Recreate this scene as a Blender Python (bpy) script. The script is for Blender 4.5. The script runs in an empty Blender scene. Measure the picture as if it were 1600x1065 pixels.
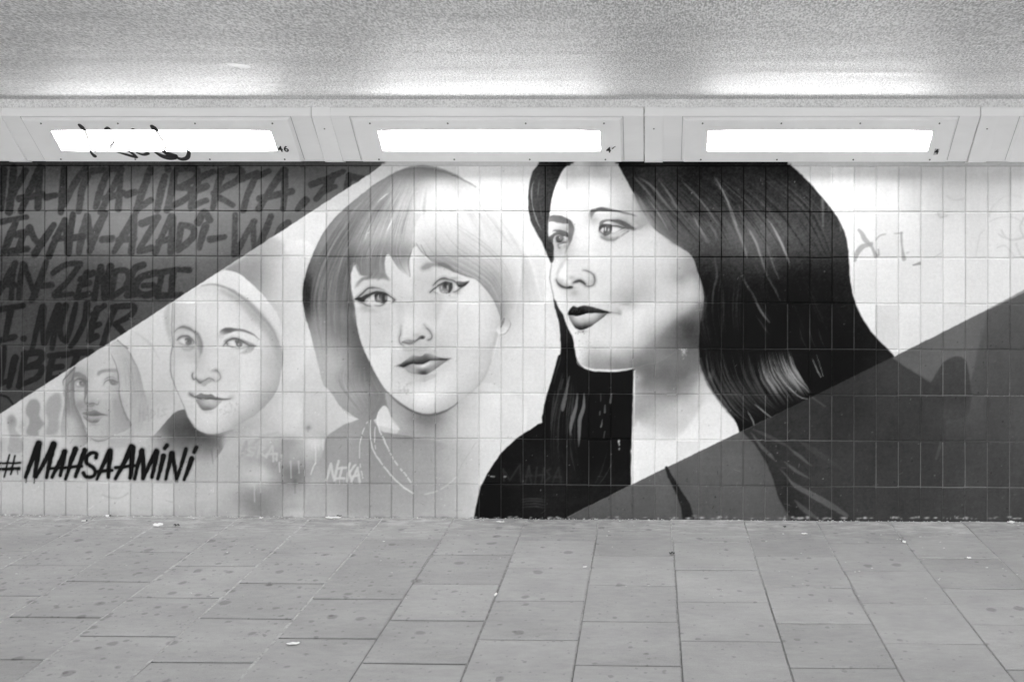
import bpy, bmesh, math, random
import numpy as np
from mathutils import Vector, Matrix
R = math.radians
S = bpy.context.scene
# ---------------------------------------------------------------- camera (35 mm view, shifted, looking straight at the wall)
F, PPX, PPY, DW, HC = 1545.0, 987.0, 340.0, 5.48, 1.67      # focal length and principal point in photo pixels, metres to the wall, eye height
cam = bpy.data.objects.new('camera', bpy.data.cameras.new('camera')); S.collection.objects.link(cam); S.camera = cam
cam.data.sensor_width = 36; cam.data.lens = 36 * F / 1600
cam.data.shift_x = (800 - PPX) / 1600; cam.data.shift_y = (PPY - 532.5) / 1600
cam.data.clip_start = .05; cam.data.clip_end = 500
CM = Matrix.Translation((0, -DW, HC)) @ Matrix.Rotation(R(1.0), 4, 'Z') @ Matrix.Rotation(R(90), 4, 'X') @ Matrix.Rotation(.0016, 4, 'Z')
cam.matrix_world = CM
# ---------------------------------------------------------------- daylight through the mouths and the opened rear side of the underpass (black and white photograph: neutral sky)
W = bpy.data.worlds.new('World'); S.world = W; W.use_nodes = True
nt = W.node_tree; bg = nt.nodes['Background']
sky = nt.nodes.new('ShaderNodeTexSky'); sky.sky_type = 'NISHITA'; sky.sun_disc = False; sky.sun_elevation = R(44); sky.sun_rotation = R(200)
bw = nt.nodes.new('ShaderNodeRGBToBW'); nt.links.new(sky.outputs[0], bw.inputs[0]); nt.links.new(bw.outputs[0], bg.inputs[0]); bg.inputs[1].default_value = .15
sun = bpy.data.objects.new('sun', bpy.data.lights.new('sun', 'SUN')); S.collection.objects.link(sun)
sun.data.energy = 2.5; sun.data.angle = R(.5); sun.rotation_euler = (R(46), 0, R(-20)); sun.location = (0, 0, 20)
S.view_settings.view_transform = 'Standard'; S.view_settings.look = 'None'; S.view_settings.gamma = 1; S.view_settings.exposure = 2.46
S.cycles.max_bounces = 10; S.cycles.diffuse_bounces = 6; S.cycles.sample_clamp_indirect = 6
S.cycles.use_denoising = True
LAMP = 6.2          # emission of the tube covers

# ---------------------------------------------------------------- helpers
def tag(o, label=None, cat=None, group=None, kind=None):
    if label: o['label'] = label
    if cat: o['category'] = cat
    if group: o['group'] = group
    if kind: o['kind'] = kind
    return o
def empty(name, loc):
    o = bpy.data.objects.new(name, None); o.location = loc; S.collection.objects.link(o); o.empty_display_size = .1; return o
def link(name, me, mat, parent=None):
    o = bpy.data.objects.new(name, me); S.collection.objects.link(o)
    if mat: me.materials.append(mat)
    if parent: o.parent = parent; o.matrix_parent_inverse = Matrix.Translation(-parent.location)
    return o
def mesh(name, V, Fc, mat, parent=None, smooth=False):
    me = bpy.data.meshes.new(name); me.from_pydata([tuple(v) for v in V], [], Fc); me.update()
    if smooth: me.polygons.foreach_set('use_smooth', [True]*len(me.polygons))
    return link(name, me, mat, parent)
def bmobj(name, bm, mat, parent=None, smooth=False):
    me = bpy.data.meshes.new(name); bm.to_mesh(me); bm.free()
    if smooth: me.polygons.foreach_set('use_smooth', [True]*len(me.polygons))
    return link(name, me, mat, parent)
def addbox(bm, x0, x1, y0, y1, z0, z1, bevel=0):
    r = bmesh.ops.create_cube(bm, size=1)
    for v in r['verts']: v.co = Vector(((x0+x1)/2 + v.co.x*(x1-x0), (y0+y1)/2 + v.co.y*(y1-y0), (z0+z1)/2 + v.co.z*(z1-z0)))
    if bevel:
        es = list({e for v in r['verts'] for e in v.link_edges}); bmesh.ops.bevel(bm, geom=es, offset=bevel, segments=2, affect='EDGES')
def project(X, Y, Z):
    """world point -> photo pixel (1600 x 1065)"""
    M = np.array(CM.inverted()); p = M[:3,:3] @ np.array([X, Y, Z]).reshape(3, -1) + M[:3, 3:4]
    d = -p[2]; return PPX + F*p[0]/d, PPY - F*p[1]/d
def unproject(px, py, n, d):
    """photo pixel -> the point where its ray meets the plane n.p = d"""
    r = CM.to_3x3() @ Vector(((px-PPX)/F, -(py-PPY)/F, -1)); o = CM.translation
    n = Vector(n); t = (d - n.dot(o)) / n.dot(r); return o + r*t

# ---------------------------------------------------------------- materials (all neutral greys)
class M_:
    def __init__(s, name, rough=.6, spec=.5):
        s.m = bpy.data.materials.new(name); s.m.use_nodes = True; s.t = s.m.node_tree
        s.b = s.t.nodes['Principled BSDF']; s.b.inputs['Roughness'].default_value = rough; s.b.inputs['Specular IOR Level'].default_value = spec
    def n(s, kind, **k):
        x = s.t.nodes.new('ShaderNode' + kind)
        for a, v in k.items():
            if hasattr(x, a): setattr(x, a, v)
            else: x.inputs[a.replace('_', ' ')].default_value = v
        return x
    def l(s, a, b): s.t.links.new(a, b)
    def coord(s, scale=(1,1,1), rot=(0,0,0)):
        g = s.n('NewGeometry'); mp = s.n('Mapping'); mp.inputs['Scale'].default_value = scale; mp.inputs['Rotation'].default_value = rot
        s.l(g.outputs['Position'], mp.inputs[0]); return mp.outputs[0]
    def noise(s, co, scale, detail=4, rough=.6):
        x = s.n('TexNoise'); x.inputs['Scale'].default_value = scale; x.inputs['Detail'].default_value = detail; x.inputs['Roughness'].default_value = rough
        s.l(co, x.inputs['Vector']); return x.outputs[0]
    def ramp(s, f, a, b, lo, hi):
        x = s.n('MapRange'); x.inputs[1].default_value = a; x.inputs[2].default_value = b; x.inputs[3].default_value = lo; x.inputs[4].default_value = hi
        s.l(f, x.inputs[0]); return x.outputs[0]
    def math(s, op, a, b):
        x = s.n('Math'); x.operation = op
        for i, v in enumerate((a, b)):
            if isinstance(v, (int, float)): x.inputs[i].default_value = v
            else: s.l(v, x.inputs[i])
        return x.outputs[0]
    def mul(s, a, b): return s.math('MULTIPLY', a, b)
    def base(s, f): s.l(f, s.b.inputs['Base Color'])
    def bump(s, f, dist, strength=1.0):
        x = s.n('Bump'); x.inputs['Strength'].default_value = strength; x.inputs['Distance'].default_value = dist
        s.l(f, x.inputs['Height'])
        if s.b.inputs['Normal'].is_linked: s.l(s.b.inputs['Normal'].links[0].from_socket, x.inputs['Normal'])
        s.l(x.outputs[0], s.b.inputs['Normal'])
def flat_mat(name, v, rough=.5, spec=.4, var=.06, scale=30):
    m = M_(name, rough, spec); c = m.coord(); m.base(m.ramp(m.noise(c, scale), .25, .75, v*(1-var), v*(1+var))); return m.m

# painted, glazed wall tiles: the albedo is the artwork stored on the wall's vertices
m = M_('painted_tile', .5, .07); c = m.coord()
at = m.n('Attribute'); at.attribute_name = 'paint'
m.base(m.mul(at.outputs['Fac'], m.ramp(m.noise(c, 60, 3), .3, .7, .95, 1.05)))
m.l(m.ramp(m.noise(c, 3.5, 4),   .3, .7, .40, .58), m.b.inputs['Roughness'])
m.bump(m.noise(c, 7, 2), .004, .25); m.bump(m.noise(c, 190, 2, .5), .0011, .5)
MT_TILE = m.m
# gritty ceiling paint, streaked along the passage
m = M_('ceiling_paint', .58, .5); c = m.coord(); cs = m.coord((.3, 5, 5)); cg = m.coord((1, .24, 1))
a = m.ramp(m.noise(cs, 1.3, 5, .7), .3, .7, .90, 1.07); b = m.ramp(m.noise(c, 1.1, 3), .3, .7, .85, 1.1)
g = m.ramp(m.noise(cg, 180, 2, .8), .40, .60, .56, 1.42)
m.base(m.mul(m.mul(m.mul(a, b), g), .74))
m.l(m.ramp(m.noise(cs, 2.2, 3), .3, .7, .54, .72), m.b.inputs['Roughness'])
m.bump(m.noise(cg, 110, 2, .7), .003, .8)
MT_CEIL = m.m
m = M_('rough_concrete', .85, .3); c = m.coord()
m.base(m.mul(m.ramp(m.noise(c, 95, 3, .8), .36, .58, .72, 1.05), m.ramp(m.noise(m.coord((1,1,4)), 4, 4), .3, .7, .86, .98))); m.bump(m.noise(c, 130, 3, .8), .004, .9)
MT_CONC = m.m
MT_GAP = flat_mat('dark_gap', .03, .9)
# white enamelled sheet metal
m = M_('white_enamel', .38, .45); c = m.coord((1, 1, 6))
m.base(m.ramp(m.noise(c, 2.5, 5, .65), .25, .75, .86, .92)); m.bump(m.noise(m.coord(), 2.0, 2), .01, .2)
MT_WHITE = m.m
MT_WHITE2 = flat_mat('white_plate', .90, .34, .45, .03, 8)
MT_EDGE_SHADE = flat_mat('edge_shade_grey', .5, .7)  # for the painted shade at the lamp plate edges
MT_SCREW = flat_mat('screw_steel', .05, .5, .5)
MT_INK = flat_mat('black_print', .015, .5)
MT_SPRAY = flat_mat('black_spray', .03, .45, .4)
m = M_('thin_spray', .5); tr = m.n('BsdfTransparent'); tr.inputs[0].default_value = (.024,.024,.024,1); m.l(tr.outputs[0], m.t.nodes['Material Output'].inputs['Surface'])
MT_SPRAY2 = m.m
m = M_('lit_cover', .3); m.b.inputs['Base Color'].default_value = (.8,.8,.8,1); m.b.inputs['Emission Color'].default_value = (1,1,1,1); m.b.inputs['Emission Strength'].default_value = LAMP
MT_GLOW = m.m
# paving
def paving():
    m = M_('concrete_paving', .62, .35); c = m.coord()
    at = m.n('Attribute'); at.attribute_name = 'slab'
    base = m.ramp(at.outputs['Fac'], 0, 1, .295, .365)
    big = m.ramp(m.noise(m.coord((1, 1.6, 1)), 2.6, 5, .6), .3, .7, .88, 1.1); mid = m.ramp(m.noise(m.coord((1, 2.6, 1)), 14, 5, .65), .3, .7, .92, 1.07); fine = m.ramp(m.noise(c, 300, 2, .7), .3, .7, .88, 1.1)
    v = m.mul(m.mul(base, big), m.mul(mid, fine))
    # dried spots (gum, drips): small dark discs, many at the left, few at the right
    sx = m.n('SeparateXYZ'); m.l(c, sx.inputs[0])
    dens = m.ramp(sx.outputs[0], -2.6, 1.2, 1.0, .25)
    wob = m.n('VectorMath'); wob.operation = 'ADD'; nz = m.n('TexNoise'); nz.inputs['Scale'].default_value = 22; m.l(c, nz.inputs['Vector'])
    sc = m.n('VectorMath'); sc.operation = 'SCALE'; sc.inputs['Scale'].default_value = .022; m.l(nz.outputs['Color'], sc.inputs[0]); m.l(c, wob.inputs[0]); m.l(sc.outputs[0], wob.inputs[1])
    flatz = m.n('VectorMath'); flatz.operation = 'MULTIPLY'; flatz.inputs[1].default_value = (1, 1, 0); m.l(wob.outputs[0], flatz.inputs[0])
    for scale, rmax, dark in ((7.5, .21, .66), (15, .21, .70), (30, .22, .78)):
        vo = m.n('TexVoronoi'); vo.voronoi_dimensions = '2D'; vo.inputs['Scale'].default_value = scale; m.l(flatz.outputs[0], vo.inputs['Vector'])
        sp = m.n('SeparateColor'); m.l(vo.outputs['Color'], sp.inputs[0])
        on = m.math('LESS_THAN', sp.outputs[0], m.mul(dens, .40))
        rad = m.mul(m.math('ADD', m.mul(sp.outputs[1], .8), .25), rmax)
        d = m.math('SUBTRACT', rad, vo.outputs['Distance'])
        sm = m.ramp(d, -.01, .07, 0, 1)
        k = m.mul(on, sm)
        v = m.mul(v, m.math('SUBTRACT', 1.0, m.mul(k, 1 - dark)))
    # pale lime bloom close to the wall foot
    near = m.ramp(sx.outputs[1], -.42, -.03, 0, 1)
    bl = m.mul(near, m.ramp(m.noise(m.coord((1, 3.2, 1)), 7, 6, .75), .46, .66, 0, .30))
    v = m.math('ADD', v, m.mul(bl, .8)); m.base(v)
    m.bump(m.noise(c, 260, 3, .7), .0012, .6); m.bump(m.noise(c, 9, 3), .004, .3)
    return m.m
MT_PAVE = paving()
m = M_('joint_sand', .95, .1); c = m.coord(); sx = m.n('SeparateXYZ'); m.l(c, sx.inputs[0])
pale = m.math('ADD', m.ramp(sx.outputs[1], -1.3, -.3, .10, .62), m.ramp(sx.outputs[0], -.6, .8, -.02, .12))
m.base(m.mul(m.ramp(m.noise(c, 40, 4, .8), .3, .65, .5, 1.15), pale)); m.bump(m.noise(c, 200, 2), .003, .8)
MT_JOINT = m.m
m = M_('joint_filling_sand', .95, .1); c = m.coord(); at = m.n('Attribute'); at.attribute_name = 'pale'
m.base(m.mul(m.ramp(m.noise(c, 30, 5, .8), .3, .7, .55, 1.3), m.ramp(at.outputs['Fac'], 0, 1, .04, .52))); m.bump(m.noise(c, 220, 2), .002, .8)
MT_SAND = m.m
MT_PAPER = flat_mat('paper', .85, .8, .2, .05, 60)
MT_FILTER = flat_mat('filter_paper', .8, .8, .2, .05, 90)
MT_LEAF = flat_mat('dry_leaf', .05, .8, .2, .4, 90)
MT_ASPH = flat_mat('outside_paving', .30, .9, .2, .25, 60)
PAINT_GAIN = 0.91; WALL_N = 24
# ---------------------------------------------------------------- ground and passage
XL, XR, YB = -11.0, 10.0, -8.6           # passage: mouths left and right; opened along y = YB to let in fill light, behind the photographer
g = mesh('ground', [(-200,-200,-.06),(200,-200,-.06),(200,200,-.06),(-200,200,-.06)], [(0,1,2,3)], MT_ASPH); tag(g, kind='structure')
# paving: bond of 40 cm slabs, every slab with its own bevelled edge, height and tone, in one sheet
rs = np.random.default_rng(11)
V, Fc, A = [], [], []
PX0, SL = .124, .40
ci = 0
for c_ in range(-19, 22):
    x0 = PX0 + SL*c_
    if x0 + SL < XL + 2.5 or x0 > XR - 2: continue
    off = .19 if c_ % 2 else .373       # columns alternate
    ys = [0.0, -off] 
    while ys[-1] > -7.0: ys.append(ys[-1] - SL)
    for j in range(len(ys)-1):
        y1, y0 = ys[j] - (.0 if j == 0 else 0), ys[j+1]
        gx = rs.uniform(.0022, .0042); gy = rs.uniform(.0018, .0034)
        if x0 < -1.0 and y0 < -.9: gy = rs.uniform(.0042, .006)        # washed out cross joints, far left
        gx2 = rs.uniform(.002, .004)
        xa, xb, ya, yb = x0+gx, x0+SL-gx2, y0+gy, y1-(gy if j else .002)
        h = rs.normal(0, .0009); tx, ty = rs.normal(0, .0016), rs.normal(0, .0022); bv = .0035
        t = float(np.clip(rs.normal(.5, .22), 0, 1)); n = len(V)
        for (ins, dz) in ((0, -.03), (0, -bv*.7), (bv, 0)):
            for (x, y) in ((xa+ins, ya+ins), (xb-ins, ya+ins), (xb-ins, yb-ins), (xa+ins, yb-ins)):
                z = h + tx*(x-x0-.2)/.4 + ty*(y-y0-.2)/.4 + dz
                V.append((x, y, z)); A.append(t)
        for r_ in range(2):
            for k in range(4):
                a, b = n+4*r_+k, n+4*r_+(k+1) % 4
                Fc.append((a, b, b+4, a+4))
        Fc.append((n+8, n+9, n+10, n+11))
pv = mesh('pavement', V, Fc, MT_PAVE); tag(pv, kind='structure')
at = pv.data.attributes.new('slab', 'FLOAT', 'POINT'); at.data.foreach_set('value', np.array(A, np.float32))
V2, F2, A2 = [], [], []
for c_ in range(-19, 22):        # sanded long joints: ribbons just below the slab tops
    x0 = PX0 + SL*c_
    if x0 < XL+2.6 or x0 > XR-2: continue
    ys_ = np.linspace(0, -7.2, 60); n = len(V2)
    for k, y in enumerate(ys_):
        w = .0075 + rs.normal(0, .0012); z = -.0016 + rs.normal(0, .0006) - (.001 if (-1.2 < x0 < -.6 or x0 > 1.5) else 0)
        if x0 > -.6: w = .0024 + rs.normal(0, .0004); z -= .0012
        sh = -.0012 if x0 > -.6 else 0
        V2 += [(x0-w+sh, y, z), (x0+w+sh, y, z)]; t = .45 + .55*math.exp(y*.9) if x0 > -.6 else (.76 + .24*math.exp(y*1.2) if x0 < -1.2 else .36 + .5*math.exp(y*2.0))
        A2 += [t, t]
        if k: F2.append((n+2*k-2, n+2*k, n+2*k+1, n+2*k-1))
jr = mesh('joint_filling', V2, F2, MT_SAND); tag(jr, kind='structure')
jr.data.attributes.new('pale', 'FLOAT', 'POINT').data.foreach_set('value', np.array(A2, np.float32))
js = mesh('pavement_bedding', [(XL+2.5,-7.3,-.016),(XR-2,-7.3,-.016),(XR-2,.0,-.016),(XL+2.5,.0,-.016)], [(0,1,2,3)], MT_JOINT); tag(js, kind='structure')
# rest of the floor: a plain continuation behind the photographer and out of the mouths
bm = bmesh.new(); addbox(bm, XL, XR, YB, -7.3, -.05, -.004); addbox(bm, XL, XL+2.5, -7.3, 0, -.05, -.004); addbox(bm, XR-2, XR, -7.3, 0, -.05, -.004)
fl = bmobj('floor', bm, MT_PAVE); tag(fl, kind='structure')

# ceiling slab: one sheet with faint board seams, ends in a shadow gap at the beam
CZ = 2.2956
bm = bmesh.new()
ys = [-.2555, -1.72, -1.7215, -4.2, -4.2015, YB]
zs = [CZ, CZ, CZ+.0008, CZ+.0004, CZ+.0012, CZ+.001]
V = []; Fc = []
for i, (y, z) in enumerate(zip(ys, zs)):
    V += [(XL, y, z), (XR, y, z)]
    if i: Fc.append((2*i-2, 2*i, 2*i+1, 2*i-1))
n = len(V); V += [(XL, ys[0], CZ+.3), (XR, ys[0], CZ+.3), (XL, YB, CZ+.3), (XR, YB, CZ+.3)]
Fc += [(0, 1, n+1, n), (n, n+1, n+3, n+2)]
cl = mesh('ceiling', V, Fc, MT_CEIL); tag(cl, kind='structure')
bm = bmesh.new(); addbox(bm, XL, XR, -.255, .3, 2.252, CZ+.5); bmobj('ceiling_beam', bm, MT_CONC)['kind'] = 'structure'
# two thin pale patches on the ceiling
MT_PATCH = flat_mat('pale_patch', .85, .5, .4)
for k, (pts) in enumerate(([(352,97),(366,98),(380,100),(391,103),(392,106),(383,107),(370,104),(356,101)], [(415,131),(432,130),(446,131),(457,133),(444,134),(430,134),(418,133)])):
    P3 = [unproject(x, y, (0,0,1), CZ+.0012) for x, y in pts]
    V = [(p.x, p.y, CZ-.001) for p in P3] + [(p.x, p.y, CZ+.003) for p in P3]; n = len(P3)
    o = mesh('ceiling_patch', V, [tuple(range(n))] + [(i, (i+1) % n, n+(i+1) % n, n+i) for i in range(n)], MT_PATCH, cl)
    o['label'] = 'pale patch on the grey ceiling paint'
# square piers carrying the open edge of the slab behind the photographer
for k, x in enumerate((-8.5, -3.1, 3.1, 8.0)):
    bm = bmesh.new(); addbox(bm, x-.18, x+.18, YB+.1, YB+.46, -.05, CZ+.02, .01); p_ = bmobj('concrete_pier', bm, MT_CONC)
    tag(p_, ('first', 'second', 'third', 'fourth')[k] + ' concrete pier from the left along the open edge of the slab', 'pier', 'piers along the open edge')

# ---------------------------------------------------------------- the mural, painted stroke by stroke
CX0, CX1, CY0, CY1 = -420, 2020, 236, 826
CW, CH = CX1 - CX0, CY1 - CY0
rng = np.random.default_rng(7)
cv = np.full((CH, CW), 215.0, np.float32)
FR = {'a': (0, 140, 4), 'b': (400, 140, 4), 'c': (800, 140, 4), 'd': (1200, 140, 4), 'e': (0, 400, 4), 'f': (0, 600, 4),
      'g': (240, 400, 3.55), 'h': (460, 250, 4), 'i': (520, 400, 5.327), 'j': (520, 560, 4.26), 'k': (820, 250, 5.327),
      'l': (820, 400, 5.327), 'm': (740, 560, 4), 'n': (1060, 250, 3.434), 'o': (1060, 540, 2.963), 'p': (80, 530, 6.265),
      'q': (340, 600, 5.073), 'w': (0, 0, 1),
      'E1': (920, 315, 14.55), 'E2': (845, 330, 15.22), 'E3': (545, 425, 13.33), 'E4': (660, 410, 15.21), 'N3': (600, 490, 9.685), 'N4': (860, 410, 8.875), 'G2': (260, 495, 6.87), 'P1': (100, 560, 8.19), 'S': (820, 250, 3.043), 'T': (460, 250, 2.367), 'U': (60, 380, 2.536)}
def P(fr, pts):
    x0, y0, s = FR[fr]
    return [(x0 + p[0] / s, y0 + p[1] / s) + tuple(p[2:]) for p in pts]
def spline(pts, n=6, closed=False):
    p = np.array(pts, float); m = len(p)
    if m < 3: return p
    out = []
    for i in range(m if closed else m - 1):
        a = p[(i - 1) % m] if (closed or i > 0) else p[0]
        b = p[i]; c = p[(i + 1) % m]
        d = p[(i + 2) % m] if (closed or i + 2 < m) else p[-1]
        for k in range(n):
            t = k / n
            out.append(0.5 * (2*b + (c-a)*t + (2*a-5*b+4*c-d)*t*t + (3*b-a-3*c+d)*t**3))
    if not closed: out.append(p[-1])
    return np.array(out)
def box(x0, y0, x1, y1):
    return (max(0, int(x0 - CX0)), max(0, int(y0 - CY0)), min(CW, int(x1 - CX0) + 2), min(CH, int(y1 - CY0) + 2))
def grid(b):
    return np.meshgrid(np.arange(b[0], b[2]) + CX0 + 0.5, np.arange(b[1], b[3]) + CY0 + 0.5)
def segdist(X, Y, ax, ay, bx, by):
    dx, dy = bx - ax, by - ay
    L = dx*dx + dy*dy + 1e-9
    t = np.clip(((X-ax)*dx + (Y-ay)*dy) / L, 0, 1)
    return np.hypot(X - ax - t*dx, Y - ay - t*dy), t
def polymask(pts, soft=0.7, smooth=True):
    p = spline(pts, 5, True) if smooth else np.array(pts, float)
    m = soft + 2
    b = box(p[:,0].min()-m, p[:,1].min()-m, p[:,0].max()+m, p[:,1].max()+m)
    if b[2] <= b[0] or b[3] <= b[1]: return b, np.zeros((0, 0), np.float32)
    X, Y = grid(b); X = X.astype(np.float32); Y = Y.astype(np.float32)
    ins = np.zeros(X.shape, bool); D = np.full(X.shape, 1e9, np.float32)
    n = len(p)
    for i in range(n):
        ax, ay = p[i]; bx, by = p[(i+1) % n]
        if ay != by:
            c = (Y < ay) != (Y < by)
            ins ^= c & (X < ax + (Y - ay) * (bx-ax) / (by-ay))
        # only near rows/columns matter for the soft edge
        r0 = max(0, int(min(ay, by) - m - CY0 - b[1])); r1 = int(max(ay, by) + m - CY0 - b[1]) + 2
        c0 = max(0, int(min(ax, bx) - m - CX0 - b[0])); c1 = int(max(ax, bx) + m - CX0 - b[0]) + 2
        if r1 <= 0 or c1 <= 0: continue
        sub = D[r0:r1, c0:c1]
        if sub.size:
            np.minimum(sub, segdist(X[r0:r1, c0:c1], Y[r0:r1, c0:c1], ax, ay, bx, by)[0], out=sub)
    sd = np.where(ins, D, -D)
    t = np.clip(0.5 + sd / (2*soft), 0, 1)
    return b, (t*t*(3-2*t)).astype(np.float32)
def tps(pts, b, st=4):
    q = np.array(pts, float); x, y, v = q[:,0]/100, q[:,1]/100, q[:,2]
    n = len(q)
    def phi(r2): return 0.5 * r2 * np.log(r2 + 1e-9)
    K = phi((x[:,None]-x)**2 + (y[:,None]-y)**2) + np.eye(n)*1e-3
    Pm = np.c_[np.ones(n), x, y]
    A = np.block([[K, Pm], [Pm.T, np.zeros((3, 3))]])
    w = np.linalg.solve(A, np.r_[v, 0, 0, 0])
    gx = np.arange(b[0], b[2] + st, st) + CX0; gy = np.arange(b[1], b[3] + st, st) + CY0
    X, Y = np.meshgrid(gx/100, gy/100)
    F = w[n] + w[n+1]*X + w[n+2]*Y
    for i in range(n): F += w[i] * phi((X-x[i])**2 + (Y-y[i])**2)
    F = np.clip(F, v.min()-6, v.max()+6)
    xx = (np.arange(b[0], b[2]) - b[0]) / st; yy = (np.arange(b[1], b[3]) - b[1]) / st
    i0 = np.minimum(xx.astype(int), F.shape[1]-2); j0 = np.minimum(yy.astype(int), F.shape[0]-2)
    fx = xx - i0; fy = (yy - j0)[:,None]
    G = F[:, i0]*(1-fx) + F[:, i0+1]*fx
    return (G[j0]*(1-fy) + G[j0+1]*fy).astype(np.float32)
def put(b, m, tone, a=1.0):
    if m.size == 0: return
    s = cv[b[1]:b[3], b[0]:b[2]]
    m = m[:s.shape[0], :s.shape[1]] * a
    s += (tone - s) * m
def poly(fr, pts, tone, soft=0.7, a=1.0, smooth=True):
    """tone: a number, or a list of (x, y, tone) in the frame fr (or a list of (frame, list))"""
    b, m = polymask(P(fr, pts), soft, smooth)
    if m.size == 0: return
    if not np.isscalar(tone):
        pts = []
        if isinstance(tone[0][0], str):
            for f2, l in tone: pts += P(f2, l)
        else: pts = P(fr, tone)
        tone = tps(pts, b)
    put(b, m, tone, a)
def polyfade(fr, pts, tone, soft, a, f):
    b, m = polymask(P(fr, pts), soft, True)
    (x0, y0), (x1, y1) = P(fr, [f[:2]])[0], P(fr, [f[2:]])[0]
    X, Y = grid(b); t = np.clip(((X-x0)*(x1-x0)+(Y-y0)*(y1-y0))/((x1-x0)**2+(y1-y0)**2), 0, 1)
    put(b, m*(t*t*(3-2*t)).astype(np.float32), tps(P(fr, tone), b), a)
def strk(fr, pts, w, tone, soft=0.8, a=1.0, sm=True, mul=False, dash=None, _halo=False):
    """a brush stroke; w = width(s) in frame pixels"""
    s = FR[fr][2]; p = np.array([q[:2] for q in P(fr, pts)], float)
    if fr in ('E1','E2','E3','E4','N3','N4','G2','P1') and not _halo:
        w = np.array(w, float)*(1.5 if fr in ('E3', 'E4') else 1.3)
        if tone < 150:      # smudged paint round every dark feature line
            strk(fr, pts, np.array(w)*1.6 + 2.2*s, tone, 3.2, .26 if fr != 'P1' else .15, sm, mul, dash, True)
    w = np.broadcast_to(np.array(w, float), (len(p),)) if np.isscalar(w) else np.interp(np.linspace(0, 1, len(p)), np.linspace(0, 1, len(w)), w)
    w = w / s / 2
    q = np.c_[p, w]
    if sm and len(q) > 2: q = spline(q, 5)
    m = q[:,2].max() + soft + 2
    b = box(q[:,0].min()-m, q[:,1].min()-m, q[:,0].max()+m, q[:,1].max()+m)
    if b[2] <= b[0] or b[3] <= b[1]: return
    X, Y = grid(b); C = np.full(X.shape, -1e9)
    for i in range(len(q)-1):
        if dash is not None and rng.random() > dash: continue
        d, t = segdist(X, Y, q[i,0], q[i,1], q[i+1,0], q[i+1,1])
        r = q[i,2] + t*(q[i+1,2]-q[i,2])
        # thin lines fade instead of vanishing
        f = np.clip((0.5 + (r - d)/(2*soft)), 0, 1) * np.clip((r + 0.35) / 0.8, 0, 1)
        C = np.maximum(C, f)
    C = np.clip(C, 0, 1)
    C = (C*C*(3-2*C)).astype(np.float32)
    if mul:
        sub = LAY[b[1]:b[3], b[0]:b[2]]; np.minimum(sub, 1 - C*(1-tone)*a, out=sub)
    else: put(b, C, tone, a)
def blob(fr, x, y, rx, ry, tone, a=1.0, ang=0.0, hard=0.0):
    (cx, cy), s = P(fr, [(x, y)])[0], FR[fr][2]
    rx, ry = rx/s, ry/s
    R = max(rx, ry)*1.9
    b = box(cx-R, cy-R, cx+R, cy+R)
    if b[2] <= b[0] or b[3] <= b[1]: return
    X, Y = grid(b); c_, s_ = math.cos(ang), math.sin(ang)
    u = ((X-cx)*c_ + (Y-cy)*s_)/rx; v = (-(X-cx)*s_ + (Y-cy)*c_)/ry
    r = np.sqrt(u*u+v*v)
    if hard: m = np.clip((1.0 - r)/(hard) + .5, 0, 1)
    else: m = np.exp(-(r**2)*1.3)*np.clip((1.9-r)/.4, 0, 1)
    put(b, m.astype(np.float32), tone, a)
def hairs(fr, guides, n, tones, w=1.4, a=(.15, .5), t0=(0, .35), t1=(.6, 1), clip=None, soft=.9):
    """fill between guide curves (each a list of points) with n fine strands"""
    G = [spline(np.array(g, float), 5) for g in guides]
    L = 24
    G = [np.c_[np.interp(np.linspace(0, len(g)-1, L), np.arange(len(g)), g[:,0]), np.interp(np.linspace(0, len(g)-1, L), np.arange(len(g)), g[:,1])] for g in G]
    for _ in range(n):
        u = rng.random()*(len(G)-1); i = min(int(u), len(G)-2); f = u - i
        c = G[i]*(1-f) + G[i+1]*f
        s, e = int(rng.uniform(*t0)*(L-1)), int(rng.uniform(*t1)*(L-1))
        if e - s < 3: continue
        ww = rng.uniform(.5, 1.5)*w*FR[fr][2]
        strk(fr, c[s:e+1:2].tolist() if e-s > 4 else c[s:e+1].tolist(), [ww*.2, ww, ww*.8, ww*.15], rng.uniform(*tones), soft, rng.uniform(*a), sm=False)

# --- light ground, with a little shade painted in at the top right
put((0, 0, CW, CH), np.ones((CH, CW), np.float32), tps([(-400,700,195),(-400,820,185),(0,660,196),(60,650,205),(100,600,202),(250,560,208),(210,640,192),(470,600,212),(450,500,220),(450,400,232),
    (480,300,234),(600,262,228),(700,262,232),(800,280,236),(800,600,224),(850,500,232),(820,650,222),(1400,300,228),(1480,275,212),(1350,470,232),(1450,450,230),(1540,340,228),(1590,270,214),(1590,400,225),
    (2000,270,215),(2000,400,215),(30,780,182),(130,790,180),(200,770,190),(330,770,182),(250,720,192),(60,700,190),(300,690,190),(440,790,165),(560,800,180),(700,800,190)], (0, 0, CW, CH), 8))
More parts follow.
